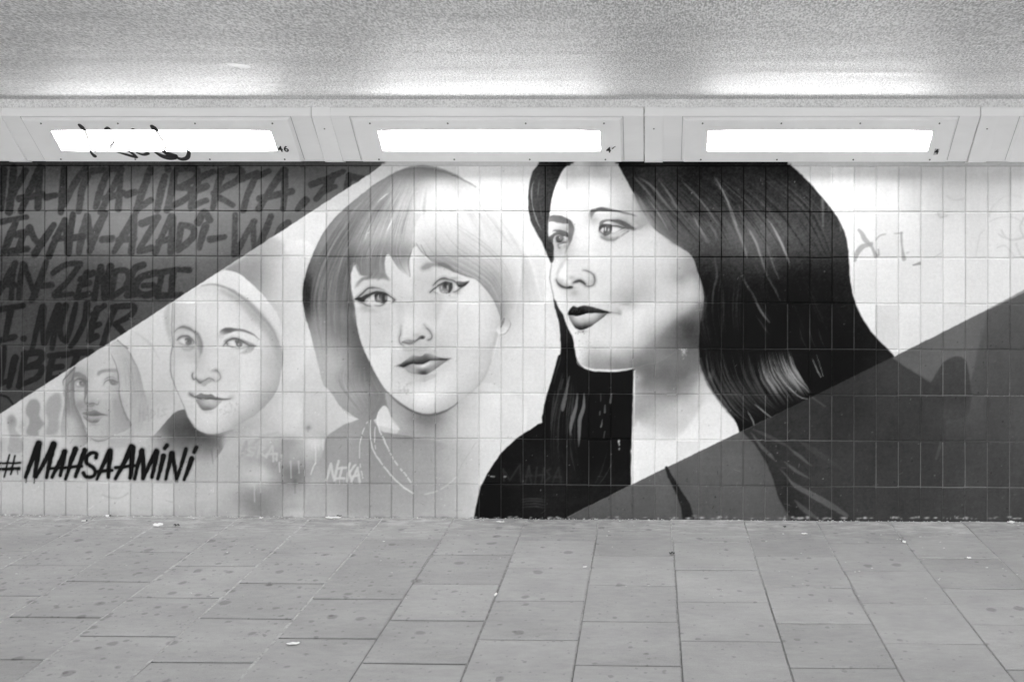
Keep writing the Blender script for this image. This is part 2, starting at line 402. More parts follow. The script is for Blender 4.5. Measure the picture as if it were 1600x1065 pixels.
# soft clouds and background figures, left
poly('g', [(385,90),(480,10),(560,-70),(640,-110),(720,-80),(800,20),(860,150),(900,300),(900,420),(860,560),(760,700),(640,560),(500,200)],
     [(500,30,152),(560,60,146),(600,130,160),(560,-40,168),(660,-60,190),(680,60,196),(700,160,205),(760,60,222),(800,200,218),(740,300,212),(840,400,222),(720,500,214),(660,250,200)], 7, .95)
poly('b', [(180,985),(240,940),(300,940),(350,975),(372,1040),(360,1180),(300,1300),(240,1180),(215,1060)], [(260,960,242),(300,1000,240),(300,1120,226),(280,1260,215)], 3, .8)
blob('f', 205, 230, 130, 150, 178, .5); blob('e', 970, 900, 120, 60, 180, .6)
poly('f', [(165,310),(185,230),(162,180),(170,125),(200,95),(235,98),(252,140),(245,190),(262,225),(275,245),(262,265),(240,300),(235,320)], 138, 2.2, .75)
poly('f', [(285,310),(300,230),(283,170),(290,110),(330,65),(375,60),(385,130),(370,200),(360,300)], 148, 3, .65)
poly('f', [(50,420),(60,330),(45,250),(48,205),(70,190),(95,205),(105,250),(98,290),(130,330),(145,400),(120,430)], 150, 2.2, .6)
blob('f', 72, 225, 26, 36, 128, .7); blob('f', 135, 260, 22, 40, 170, .6); blob('f', 10, 390, 30, 60, 160, .5)
# arcs behind the second figure
strk('e', [(830,470),(880,500),(950,560),(1000,650)], [2,10,14,2], 185, 2, .6); strk('e', [(735,525),(760,550),(800,575)], 7, 90, .8, .8)
# --- dark panel above, left; paler middle rows hold a painted reflection
EDGE = [(606,250),(583,268),(0,646),(-420,918)]
poly('w', [(-460,200),(660,200),(612,246)] + EDGE[1:] + [(-460,930)], [(-400,262,70),(-400,400,85),(-400,700,66),(0,262,66),(100,262,72),(300,262,76),(500,262,86),(600,252,96),(0,320,92),(60,320,112),(200,315,118),(300,310,118),(420,310,116),(520,290,106),
    (0,350,108),(100,350,124),(200,350,130),(300,350,124),(420,350,108),(0,388,82),(100,388,104),(200,388,116),(300,388,116),(370,388,100),(0,425,72),(150,425,78),(270,420,92),(370,402,96),
    (0,500,68),(150,500,70),(240,485,78),(0,600,62),(100,560,66),(10,640,62)], .6, 1, False)
panel_b, panel_m = polymask([(-460,200),(660,200),(612,246)] + EDGE[1:] + [(-460,930)], .6, False)
save = cv.copy(); LAY = np.ones((CH, CW), np.float32)
LET = {'a': [ # first and second line
  [(22,505),(2,740)],[(85,490),(72,640),(55,765)],[(160,505),(60,690)],[(250,490),(190,620),(130,760)],[(248,500),(235,735)],[(120,682),(265,655)],[(290,672),(350,660)],
  [(402,500),(392,640),(380,765)],[(535,490),(470,580),(400,720)],[(545,540),(515,620),(492,760)],[(575,508),(760,492)],[(665,525),(625,640),(598,735)],[(758,500),(700,620),(630,765)],[(752,500),(748,620),(738,745)],
  [(655,682),(770,645)],[(795,656),(845,642)],[(938,500),(890,640),(850,762)],[(855,745),(945,690)],[(1048,490),(1050,500)],[(1030,545),(1005,640),(982,755)],[(1092,520),(1070,640),(1042,755)],
  [(1105,500),(1225,495),(1215,560),(1110,612)],[(1110,612),(1188,622),(1170,675),(1060,735)],[(1250,540),(1215,640),(1190,730)],[(1240,555),(1335,512)],[(1225,628),(1290,605)],[(1195,732),(1290,692)],
  [(1385,530),(1350,640),(1330,740)],[(1375,515),(1498,500),(1490,560),(1335,648)],[(1345,660),(1455,722)],[(1500,565),(1610,520)],[(1590,560),(1550,650),(1520,752)],
  [(0,828),(165,795)],[(98,832),(60,920),(28,1010)],[(100,905),(170,890)],[(150,895),(110,1010)],[(60,1012),(170,996)],[(185,865),(215,930),(248,965)],[(338,845),(280,930),(215,1030)],
  [(405,815),(350,930),(305,1040)],[(405,830),(420,930),(425,1020)],[(345,930),(400,930)],[(455,780),(440,900),(430,1020)],[(545,790),(515,900),(492,1015)],[(435,932),(520,915)],[(655,775),(600,890),(560,1010)],
  [(545,800),(560,900),(570,990)],[(640,936),(700,930)],[(840,790),(780,900),(712,1015)],[(838,800),(835,900),(820,1015)],[(740,942),(840,930)],[(885,838),(985,800)],[(985,800),(930,900),(868,1000)],[(870,1012),(945,990)],
  [(1072,795),(1020,900),(970,1020)],[(1080,800),(1075,900),(1065,1015)],[(990,952),(1072,930)],[(1132,850),(1110,1000)],[(1130,845),(1205,865),(1200,930),(1115,1000)],
  [(1285,852),(1262,920),(1245,990)],[(1238,830),(1276,770),(1310,815)],[(1312,936),(1405,920)],[(1470,785),(1468,900),(1462,1030)],[(1590,825),(1530,920),(1480,1020)],[(1582,825),(1590,1010)]],
 'b': [[(0,545),(80,510)],[(175,505),(100,610),(18,745)],[(178,505),(180,620),(170,745)],[(22,682),(222,636)],[(312,692),(285,720),(258,750)],[(345,595),(440,560),(545,512)],[(482,540),(440,610),(375,685)],[(430,628),(492,608)],
  [(585,540),(560,640)],[(590,545),(660,555)],[(95,790),(60,880),(15,985)],[(200,835),(150,880),(120,960)]],
 'e': [[(95,45),(50,130),(-10,230)],[(85,50),(78,150),(70,262)],[(-10,175),(90,180)],[(145,50),(125,150),(118,262)],[(152,60),(185,150),(222,250)],[(290,35),(250,150),(200,275)],[(258,186),(325,180)],[(330,105),(410,55),(500,45)],
  [(498,50),(430,150),(345,235)],[(345,245),(452,236)],[(545,105),(505,180),(480,255)],[(500,145),(585,105)],[(505,182),(558,166)],[(480,255),(560,236)],[(632,70),(610,160),(588,268)],[(634,80),(650,170),(652,262)],[(692,65),(670,150),(655,262)],
  [(722,100),(690,255)],[(705,98),(790,92),(795,180),(700,255)],[(895,55),(830,95),(800,240)],[(790,170),(850,150)],[(795,245),(850,235)],[(975,105),(880,135),(845,205),(900,243),(965,225),(960,185),(895,185)],[(985,108),(1100,85),(1182,88)],[(1082,110),(1065,245)],[(1010,115),(985,255)],[(985,248),(1135,242)],
  [(-10,335),(145,310)],[(65,345),(30,520)],[(-10,528),(90,505)],[(143,515),(148,515)],[(268,320),(235,440),(200,585)],[(270,330),(265,430),(272,545)],[(365,308),(320,420),(280,540)],[(365,320),(345,440),(325,575)],
  [(410,310),(378,430),(385,510),(410,530)],[(475,300),(445,430),(415,530)],[(545,295),(530,400),(480,510),(440,565)],[(610,330),(575,430),(560,525)],[(580,365),(655,308)],[(570,452),(622,425)],[(555,528),(605,500)],
  [(725,315),(680,430),(640,560)],[(700,320),(830,312),(820,365),(720,425)],[(728,425),(790,505)],
  [(25,575),(15,680),(-5,790)],[(-5,800),(45,780)],[(95,635),(75,720),(55,815)],[(160,610),(140,700),(118,812)],[(150,612),(255,605),(245,660),(150,695)],[(160,695),(255,690),(235,755),(118,808)],
  [(310,622),(425,615)],[(330,630),(300,765)],[(310,702),(385,690)],[(300,772),(360,755)],[(455,605),(570,600)],[(485,615),(455,700)],[(-10,868),(45,880),(85,935)]]}
for f, L in LET.items():
    for s in L:
        w = 47 if f != 'e' else 44
        if f == 'e' and s[0][1] > 860: w = 14
        if f == 'a' and s[0][1] < 520 and s[0][0] < 420: w = 54
        k = .5 if (f == 'e' and s[0][1] > 290) else (.56 if f == 'e' else (.54 if s[0][0] < 500 and f == 'a' else .66))
        jit = lambda: rng.uniform(.78, 1.1)
        strk(f, s, [w*jit(), w*jit(), w*jit()*.9], k, .95, 1.0, True, True)
# strokes only inside the panel, and the overlap of strokes does not go darker twice
full = np.zeros((CH, CW), np.float32); full[panel_b[1]:panel_b[3], panel_b[0]:panel_b[2]] = panel_m[:CH, :CW]
cv[:] = save*LAY*full + save*(1-full)

# --- first figure (small, far left)
poly('p', [(225,280),(150,330),(120,400),(115,500),(130,620),(108,760),(92,880),(115,1000),(220,1060),(340,1030),(352,930),(300,800),(250,680),(240,520),(240,400)],
     [(180,320,150),(140,450,165),(190,500,125),(190,620,130),(150,700,155),(120,850,170),(180,800,185),(220,850,180),(160,950,185),(260,900,165),(300,960,160),(250,720,135),(290,820,140),(200,400,118)], 1.0)
poly('p', [(218,285),(260,230),(360,168),(500,80),(560,45),(600,120),(650,260),(665,400),(665,520),(690,640),(730,730),(785,830),(750,880),(650,925),(560,965),(480,992),(420,982),(370,940),(335,860),(285,760),(245,660),(228,560),(225,400)],
     [(300,260,190),(400,200,196),(500,150,198),(580,200,194),(420,350,200),(420,500,204),(500,560,204),(600,560,192),(620,650,170),(640,720,165),(560,700,188),(700,830,160),(620,850,172),(500,880,185),(400,880,190),(300,650,150),(270,620,160),(260,520,185),(300,560,188),(380,660,165),(330,720,178),(560,480,200),(280,480,180),(450,940,190),(620,440,180),(640,330,185),(310,320,170)], .8)
poly('p', [(570,75),(640,10),(720,75),(790,160),(855,300),(900,470),(935,600),(925,700),(880,870),(810,860),(730,735),(690,640),(668,520),(668,390),(648,250),(605,150)],
     [(640,100,185),(720,120,178),(700,250,178),(780,260,170),(720,400,185),(830,380,165),(850,520,172),(720,550,190),(700,620,185),(790,650,185),(880,640,182),(840,780,185),(780,800,188)], 1.2)
hairs('p', [[(600,110),(660,250),(680,450),(700,640),(790,840)],[(640,40),(740,220),(780,450),(800,650),(850,860)],[(690,60),(830,260),(890,480),(920,640),(900,860)]], 60, (145,215), .8)
hairs('p', [[(215,300),(130,400),(125,600),(100,800),(130,1030)],[(225,300),(180,420),(185,620),(200,800),(230,1040)],[(228,330),(222,500),(240,680),(320,850),(345,1010)]], 50, (105,200), .8)
strk('p', [(575,120),(630,240),(660,380),(668,520),(690,640),(740,750),(785,835)], [3,8,5,8,8,5], 118, 1)
strk('p', [(650,10),(740,90),(800,190),(860,310),(900,480)], [8,8,6,4,2], 130, 1, .8)
strk('p', [(228,275),(165,350),(118,400),(120,450)], [14,10,8,4], 100, 1); strk('p', [(225,285),(215,380),(160,450),(155,600)], [16,14,8,4], 105, 1.2, .8)
strk('p', [(232,630),(260,700),(300,790),(345,880)], [4,8,8,5], 105, 1, .9)
poly('P1', [(135,185),(180,172),(235,195),(290,235),(300,330),(296,400),(282,480),(262,530),(262,400),(255,330),(220,265),(170,235),(135,240)], [(160,200,122),(230,220,128),(270,270,128),(285,350,118),(280,430,125),(270,510,120)], 1.4, .9)
blob('P1', 200, 600, 70, 60, 142, .75); blob('P1', 165, 480, 36, 60, 182, .5); blob('P1', 195, 250, 50, 20, 150, .6)
blob('P1', 175, 328, 26, 20, 216, .9); poly('P1', [(205,290),(250,290),(285,310),(280,345),(240,362),(210,350),(195,320)], [(220,310,112),(245,325,140),(270,320,110),(230,350,130)], 1); blob('P1', 236, 312, 12, 10, 172, .9)
strk('P1', [(140,285),(175,262),(225,268),(290,290)], [10,16,20,16], 102, 1.2, .85); strk('P1', [(150,320),(160,350),(200,362),(250,362)], 6, 132, 1, .8)
strk('P1', [(296,400),(280,470),(264,530),(280,572),(325,582)], [10,16,15,12,8], 120, 1, .9); poly('P1', [(280,575),(330,570),(385,575),(390,600),(350,625),(300,612)], 138, 1.4, .85); strk('P1', [(320,578),(375,570),(435,582),(446,560),(452,542)], [8,8,6,5,3], 108, .8, .9)
poly('P1', [(425,180),(450,155),(540,130),(640,128),(680,140),(675,180),(560,172),(480,190),(440,225),(425,215)], [(450,190,150),(540,155,150),(640,155,150),(440,215,165)], 1.6, .9)
strk('P1', [(515,270),(560,240),(620,236),(665,262)], [5,8,8,4], 132, .9); poly('P1', [(505,320),(525,292),(575,275),(600,330),(560,345),(520,345)], 208, 1, .9); poly('P1', [(575,285),(610,270),(650,278),(690,310),(680,335),(640,340),(600,325)], [(600,300,130),(630,305,105),(660,300,140),(670,325,150)], .9); blob('P1', 628, 302, 9, 9, 175, .8)
strk('P1', [(505,335),(520,300),(560,276),(620,268),(690,302)], [5,9,9,12,8], 112, .9, .9); blob('P1', 640, 225, 44, 40, 165, .5); strk('P1', [(685,150),(692,220),(690,300)], [5,8,3], 105, 1, .8)
blob('P1', 660, 560, 60, 110, 152, .6); strk('P1', [(700,420),(730,560),(770,680),(815,790)], [5,9,9,7], 118, 1, .8); strk('P1', [(500,610),(540,650),(565,690)], [2,5,3], 165, 1, .7)
poly('P1', [(238,698),(290,672),(345,668),(385,655),(430,668),(480,695),(560,722),(480,724),(410,730),(330,722)], [(270,695,128),(350,690,122),(400,700,105),(480,708,120),(430,680,125)], .8)
poly('P1', [(245,725),(330,728),(430,732),(500,735),(470,775),(440,810),(380,822),(330,812),(280,775)], [(290,745,150),(360,745,178),(440,745,178),(350,790,150),(400,800,108),(330,800,125),(430,790,130)], 1)
strk('P1', [(240,702),(320,722),(400,728),(480,718),(562,724)], [3,6,5,4,2], 88, .7); strk('P1', [(250,735),(285,775),(330,800)], [4,8,6], 118, 1, .7); blob('P1', 380, 842, 56, 20, 150, .7); blob('P1', 250, 640, 60, 20, 165, .4)
strk('P1', [(340,1005),(390,1042),(440,1050),(520,1038),(580,1015)], [3,7,9,7,3], 112, 1, .85); blob('P1', 450, 960, 130, 20, 182, .5); blob('P1', 700, 880, 90, 60, 165, .6)
poly('p', [(560,980),(700,930),(790,850),(800,1000),(700,1060),(560,1060)], 165, 4, .6)
strk('f', [(640,690),(700,710),(760,705),(800,680)], 8, 160, 1.5, .7)
for s in ([(870,640),(862,800)],[(905,650),(900,790)],[(868,725),(905,720)],[(945,655),(915,790)],[(945,655),(955,800)],[(925,740),(955,738)],[(985,690),(980,770)],[(985,690),(1020,720),(982,770)],[(1050,680),(1045,760)],[(1125,680),(1085,690),(1120,730),(1075,755)]):
    strk('p', s, 18, 165, 1.6, .55, False)
# --- second figure (headscarf)
poly('g', [(-30,1010),(10,985),(80,905),(120,865),(175,850),(200,885),(300,930),(420,960),(470,985),(400,1040),(370,1090),(300,1170),(200,1200),(60,1150),(-40,1060)],
     [('f', [(1100,230,90),(1150,180,95),(1050,290,95),(1200,290,66),(1300,330,84),(1380,330,120),(990,330,150),(1150,400,122),(1250,400,128),(1330,400,118),(1200,470,168),(1050,430,160),(960,380,175)])], 1.2)
poly('g', [(350,1075),(300,1120),(180,1170),(20,1110),(-60,1060),(60,1250),(300,1250)], 180, 9, .7)
strk('f', [(1318,400),(1325,440),(1331,500)], [22,8,3], 122, .8, .9)
poly('g', [(400,985),(520,920),(640,830),(700,740),(790,760),(820,900),(700,1040),(520,1065),(400,1070)], [(480,960,168),(560,920,180),(640,860,200),(740,800,212),(780,900,212),(700,1000,198),(560,1000,190),(450,1040,190),(600,1050,185)], 6, .9)
poly('g', [(112,250),(200,200),(270,158),(340,155),(400,175),(480,240),(560,290),(640,380),(700,490),(716,560),(708,640),(685,740),(625,825),(560,880),(470,935),(400,972),(330,986),(270,976),(222,942),(187,882),(170,840),(140,780),(110,700),(95,640),(95,560),(106,500),(101,420),(100,300)],
     [(150,260,212),(250,210,216),(340,190,212),(350,260,224),(250,330,224),(130,330,205),(450,330,224),(560,350,205),(600,400,212),(650,450,195),(600,520,214),(640,600,196),(690,600,180),(660,700,186),(600,660,212),(600,780,182),(550,860,178),(300,560,226),(300,640,222),(170,600,216),(120,560,205),(120,640,208),(450,600,222),(420,700,222),(500,740,220),(180,740,212),(200,860,205),(300,920,212),(400,930,200),(480,900,180),(520,820,205),(250,880,214),(400,880,212),(280,480,215),(245,560,200),(450,960,170),(160,420,210),(620,480,214),(350,450,222)], .9)
poly('g', [(400,80),(385,83),(270,160),(340,156),(400,170),(470,205),(530,262),(600,325),(665,400),(700,490),(716,500),(720,430),(705,370),(680,310),(620,230),(560,168),(490,108),(440,85)], [(400,110,228),(330,145,224),(500,170,228),(600,270,226),(680,380,222),(700,470,215)], .9)
strk('g', [(268,164),(330,156),(400,174),(462,208),(530,262),(592,325),(650,395),(695,475)], [4,8,12,18,22,18,12,4], 140, 2.0, .8)
strk('g', [(380,195),(480,245),(550,305),(612,372),(672,465),(690,560)], [14,44,60,60,40,12], 166, 6, .7)
strk('g', [(105,262),(100,400),(106,485),(95,560),(96,640),(115,712),(150,790),(175,850),(190,890),(226,942)], [3,5,7,6,7,4,4,5,4,3], 128, 1.1, .85)
strk('g', [(90,260),(75,330),(85,420),(95,480)], [4,34,26,6], 165, 4, .6)
strk('g', [(225,942),(300,986),(400,975),(480,930),(560,880),(640,800)], [3,8,16,18,16,8], 165, 3.5, .5)
blob('G2', 180, 150, 90, 40, 196, .6); poly('G2', [(310,150),(350,180),(380,240),(392,300),(385,370),(362,420),(350,440),(352,380),(330,330),(318,250),(300,190)], [(330,190,150),(360,250,135),(380,320,130),(370,390,150),(355,425,175)], 2.2, .85)
strk('G2', [(88,158),(120,125),(175,108),(240,122),(300,158),(335,185)], [4,8,20,22,14,6], 118, 1.4, .85); strk('G2', [(320,470),(328,520),(300,600)], [18,16,6], 188, 2.5, .6)
poly('G2', [(115,235),(140,210),(190,195),(250,205),(295,250),(300,290),(240,300),(150,275)], [(140,230,175),(200,210,165),(270,230,170),(200,260,190)], 1.5, .7)
poly('G2', [(140,255),(165,232),(205,235),(215,270),(195,292),(165,285)], 226, .9, .95); poly('G2', [(200,232),(240,228),(275,250),(272,285),(240,302),(212,295),(203,265)], [(215,250,120),(245,245,100),(262,270,120),(230,280,140),(245,295,110)], .9); blob('G2', 212, 258, 10, 14, 200, .8); blob('G2', 238, 262, 9, 10, 80, .8)
strk('G2', [(118,245),(140,222),(185,205),(245,218),(285,245),(300,275)], [5,9,12,12,9,5], 104, 1, .9); strk('G2', [(145,275),(190,302),(240,306),(298,280)], [4,6,6,5], 145, .9, .8); poly('G2', [(165,330),(225,340),(295,325),(285,355),(240,370),(190,362)], 172, 2, .8); strk('G2', [(190,440),(250,400),(300,360)], [3,10,4], 198, 2, .6)
poly('G2', [(570,165),(610,125),(670,118),(740,122),(820,130),(890,158),(950,198),(1002,244),(940,205),(870,172),(790,152),(720,160),(650,182),(600,195)], [(590,180,175),(640,155,105),(700,145,98),(760,138,125),(850,150,120),(950,205,110)], 1.4, .95); blob('G2', 580, 200, 40, 40, 188, .6)
poly('G2', [(620,270),(650,235),(720,220),(800,240),(880,265),(945,300),(930,360),(860,392),(790,390),(850,350),(870,310),(800,270),(700,250)], [(640,260,170),(720,235,150),(820,260,130),(900,290,140),(930,310,130),(900,345,165),(840,380,175)], 2, .75)
poly('G2', [(645,290),(690,262),(735,258),(745,295),(700,300)], 228, .9, .95); poly('G2', [(735,255),(775,250),(812,275),(815,308),(780,325),(750,305)], [(750,270,120),(780,265,110),(800,290,130),(775,310,120)], .8); blob('G2', 775, 290, 8, 14, 235, .9); blob('G2', 758, 272, 8, 10, 80, .8); poly('G2', [(815,300),(850,285),(875,305),(845,318)], 232, .8, .9)
strk('G2', [(610,312),(640,275),(690,238),(745,232),(800,252),(870,300),(960,312)], [4,8,12,14,12,9,4], 88, 1, .9); strk('G2', [(640,270),(655,298)], 10, 95, .9, .8); strk('G2', [(650,308),(700,322),(780,338),(860,330),(920,318)], [3,6,8,8,4], 135, .9, .85); strk('G2', [(720,330),(790,345),(860,338)], 5, 225, .8, .7)
strk('G2', [(285,605),(276,640),(288,668),(308,668)], [6,8,8,3], 82, .8, .9); strk('G2', [(312,655),(345,690),(378,702),(410,680),(450,658),(490,662),(515,690)], [8,18,18,10,8,8,5], 112, 1, .9); poly('G2', [(380,700),(420,678),(470,665),(500,690),(450,715),(410,745),(380,735)], 176, 1.6, .85)
blob('G2', 370, 680, 40, 16, 135, .5); blob('G2', 510, 575, 44, 20, 158, .65); strk('G2', [(530,570),(568,600),(580,645),(565,675),(540,690)], [14,12,9,7,4], 140, 1.4, .85); blob('G2', 600, 580, 40, 40, 205, .5)
poly('G2', [(305,858),(340,832),(375,815),(405,828),(450,832),(480,828),(530,855),(600,875),(690,882),(560,890),(450,882),(370,878)], [(330,855,130),(390,840,120),(450,850,118),(500,860,125),(580,880,115),(680,882,150)], 1)
poly('G2', [(320,885),(380,880),(450,895),(560,892),(600,900),(560,940),(520,980),(450,1005),(390,1000),(345,950)], [(345,905,150),(400,905,190),(480,915,196),(550,915,180),(400,960,140),(450,985,115),(400,990,118),(510,970,160)], 1.3)
strk('G2', [(305,858),(350,872),(400,885),(470,875),(560,884),(650,885),(700,870)], [5,7,5,8,8,7,3], 78, .9); strk('G2', [(385,882),(430,892),(470,888)], 5, 220, .7, .8); blob('G2', 268, 832, 34, 26, 128, .75); strk('G2', [(245,815),(275,840),(303,857)], [6,14,6], 98, 1, .8); blob('G2', 700, 860, 50, 34, 172, .6); blob('G2', 450, 1020, 70, 18, 188, .6)
for k in range(26):
    u, v = rng.uniform(560,760), rng.uniform(915,1050); strk('G2', [(u,v),(u+6,v+rng.uniform(6,18))], 5, 165, .7, .6)
strk('g', [(720,280),(724,400),(716,560)], 6, 195, 1.5, .5)
# haze of paint, drips and the lower middle
poly('q', [(180,470),(240,440),(480,400),(720,430),(870,430),(900,1060),(0,1060),(-60,940),(60,860),(200,800),(380,700),(150,600)],
     [(230,520,178),(250,620,172),(420,440,180),(400,560,158),(420,650,145),(560,470,158),(600,560,168),(540,650,140),(610,700,116),(520,760,140),(760,520,185),(760,640,158),(830,560,162),(700,760,152),(860,700,152),(250,760,186),(120,880,165),(250,900,138),(400,880,142),(480,960,155),(600,900,165),(700,940,185),(820,960,190),(850,1040,188),(550,1020,182),(200,1030,170),(300,1000,142),(60,1020,178),(330,700,192),(450,720,155)], 9, .95)
blob('q', 770, 460, 80, 50, 212, .85); blob('q', 300, 710, 110, 60, 198, .8); blob('q', 600, 570, 80, 70, 168, .6); blob('q', 718, 342, 24, 24, 132, .9); strk('q', [(718,360),(718,378)], 5, 140, .8, .8)
blob('q', 700, 310, 30, 40, 190, .5); blob('q', 600, 700, 90, 40, 120, .5); blob('q', 150, 500, 90, 60, 190, .4)
strk('q', [(180,580),(230,540),(330,430),(480,380)], [10,22,20,4], 165, 3, .6)
poly('q', [(185,540),(195,480),(215,450),(235,450),(240,480),(222,520),(205,550)], 172, 1.2, .7)
for x, y0, y1, t in ((775,480,630,212),(580,610,742,185),(642,610,705,185),(290,800,930,192),(337,770,860,192),(488,620,695,188),(612,760,862,115),(722,880,960,135),(782,870,980,130),(742,870,920,150),(835,440,520,205),(668,240,320,205),(510,560,640,200),(740,240,300,205),(797,480,520,205),(745,480,520,205)):
    strk('q', [(x,y0),(x+2,(y0+y1)/2),(x+(4 if t != 212 else 0),y1)], [14,8,8], t, .8, .9)
strk('q', [(775,625),(755,670),(740,712)], 8, 212, .8, .9)
blob('q', 612, 770, 24, 26, 112, .8); blob('q', 270, 790, 40, 30, 196, .7)
for s in ([(225,455),(195,560)],[(228,455),(235,560)],[(200,530),(240,525)]): strk('q', s, 16, 160, 1.2, .5)
for s in ([(300,505),(255,500),(240,520),(285,545),(270,568),(240,560)],[(332,492),(316,578)],[(330,492),(372,505),(325,532),(388,580)],[(432,490),(382,580)],[(436,490),(442,610)],[(385,552),(472,550)],[(468,550),(468,600)]):
    strk('q', s, 17, 186, .9, .85, False)
# --- third figure (bob): hair, face, neck, clothes
HS = [('h', [(620,100,152),(750,65,148),(880,85,158),(1000,110,182),(760,130,170),(900,140,212),(830,220,226),(1000,250,234),(1150,250,238),(600,250,186),(650,190,172),(500,200,160),(500,300,176),(420,260,158),(400,330,165),(330,320,152),(300,420,172),(240,420,145),(200,500,148),
    (430,450,192),(370,500,160),(300,520,150),(550,400,204),(650,400,198),(720,300,214),(600,520,178),(650,570,152),(700,500,190),(480,560,150),(380,600,126),(500,650,138),(430,650,142),(250,600,122),(180,620,132),(120,700,108),(85,800,58),(82,900,62),(140,800,100),(180,750,128),
    (250,750,108),(320,700,98),(300,850,108),(200,900,122),(130,1000,135),(250,1000,130),(350,1000,108),(335,900,96),(900,400,226),(1100,400,230),(1250,400,235),(850,500,208),(950,560,188),(1050,570,200),(1200,550,214),(1350,550,226),(950,640,148),(1050,665,150),(1150,700,146),(1250,740,162),
    (1350,700,196),(1450,750,216),(1400,850,208),(1240,860,150),(1300,930,172),(1400,950,212),(1500,900,228),(1300,1020,200)]),
   ('i', [(60,500,138),(150,520,112),(60,700,142),(180,680,106),(100,800,152),(210,850,106),(50,950,172),(150,950,142),(260,950,102),(330,1030,112)]),
   ('j', [(50,100,162),(250,150,108),(100,200,162),(200,200,146),(300,190,118),(130,300,155),(230,290,138),(300,270,132),(220,370,140)])]
poly('h', [(52,820),(75,700),(110,600),(165,480),(245,370),(350,270),(480,168),(600,95),(700,55),(800,45),(900,58),(1000,93),(1135,165),(1200,230),(1300,330),(1370,420),(1430,520),(1480,640),(1515,760),(1545,900),(1640,1100),(1660,1250),(1620,1420),(1520,1580),(1350,1760),(1100,1760),(800,1640),(560,1600),(500,1620),(450,1640),(390,1610),(340,1580),(280,1530),(220,1440),(180,1400),(150,1280),(100,1080),(60,940)],
     HS + [('h', [(1500,1200,226),(1400,1400,222),(1500,1500,222),(1300,1600,215),(1600,1250,228),(1000,1500,200),(800,1300,200)])], .8)
strk('h', [(480,168),(600,95),(700,55),(800,47),(900,60),(1000,95),(1135,168)], [4,6,14,26,24,16,6], 132, 1.2, .7)
blob('h', 85, 850, 28, 110, 38, .75); blob('h', 330, 840, 30, 130, 95, .4)
hairs('h', [[(480,190),(300,360),(150,620),(90,900),(130,1200)],[(600,110),(430,330),(300,600),(250,900),(270,1300)],[(640,150),(480,380),(390,620),(340,900),(380,1300)]], 150, (85,225), 1.1, (.1,.38))
hairs('h', [[(620,130),(500,330),(420,500),(390,660)],[(720,120),(620,330),(560,500),(540,700)],[(780,130),(730,330),(700,480),(700,640)]], 110, (110,245), 1.0, (.12,.5))
hairs('h', [[(800,130),(760,300),(780,480),(900,650)],[(900,100),(950,300),(1050,500),(1250,780)],[(1050,140),(1200,350),(1380,600),(1450,980)],[(1200,260),(1350,450),(1480,700),(1530,1000)]], 150, (165,248), 1.1, (.12,.4))
hairs('h', [[(560,120),(350,330),(170,600),(90,900),(140,1250)],[(640,120),(450,400),(300,640),(250,950),(330,1350)]], 45, (90,190), 4.5, (.1,.25), soft=2)
hairs('h', [[(640,150),(520,350),(400,520)],[(760,130),(680,330),(620,520)],[(840,150),(840,350),(900,600)]], 30, (130,240), 4.5, (.12,.3), soft=2)
hairs('h', [[(950,120),(1050,400),(1200,700)],[(1150,200),(1350,520),(1450,900)]], 26, (180,240), 5, (.1,.25), soft=2)
for s in ([(440,500),(455,460),(470,450)],[(575,440),(600,400),(615,360)],[(420,540),(450,470)],[(520,265),(560,225),(590,205)]): strk('h', s, [2,7,3], 245, .9, .9)
strk('h', [(1200,230),(1300,335),(1370,425),(1430,525),(1480,640),(1515,760),(1545,900)], [4,8,12,14,14,12,8], 246, 1.8, .7)
strk('h', [(1290,360),(1380,520),(1440,700),(1470,900)], [6,30,34,10], 205, 4, .4)
hairs('h', [[(360,300),(200,520),(100,760),(90,950)],[(430,330),(300,560),(210,800),(170,1200)],[(400,560),(340,700),(320,900),(350,1250)]], 60, (70,125), 1.8, (.15,.35), soft=1.3)
hairs('h', [[(620,160),(480,330),(390,520)],[(700,180),(620,350),(560,560)]], 40, (110,150), 1.8, (.15,.35), soft=1.3)
# face
poly('i', [(160,120),(146,200),(155,320),(175,420),(195,540),(225,680),(270,800),(330,930),(405,1060),(470,1140),(600,1240),(700,1300),(780,1312),(880,1300),(960,1260),(1080,1180),(1200,1080),(1300,930),(1330,800),(1350,700),(1360,600),(1400,520),(1380,380),(1320,300),(1240,210),(1140,180),(1000,130),(880,60),(760,-20),(640,-50),(500,-40),(300,-30),(200,60)],
     [(230,240,224),(300,230,214),(250,480,224),(350,600,220),(300,680,222),(400,800,226),(350,900,226),(500,850,222),(520,600,224),(600,600,232),(640,480,226),(600,400,216),(560,300,216),(560,200,222),(650,250,226),(700,330,208),(760,420,208),(790,480,212),(780,560,224),(700,600,226),(740,620,212),(850,640,214),(900,560,226),(1000,420,232),(1100,500,226),(1250,450,226),(1250,650,220),(1100,750,218),(1000,700,218),(1150,900,222),(1270,850,208),(1300,700,205),(1320,500,212),(1340,420,205),(760,220,212),(700,150,222),(700,50,226),(800,30,222),(1000,160,222),(1150,260,228),(1200,320,228),
      (650,770,206),(560,760,222),(730,1020,196),(620,1060,214),(700,1100,222),(850,1050,222),(750,1200,232),(600,1180,226),(500,1100,218),(900,1180,218),(1050,1100,214),(1200,1000,212),(780,1290,196),(650,1260,205),(950,1240,190),(340,480,216),(440,560,214),(430,480,222)], 1.0)
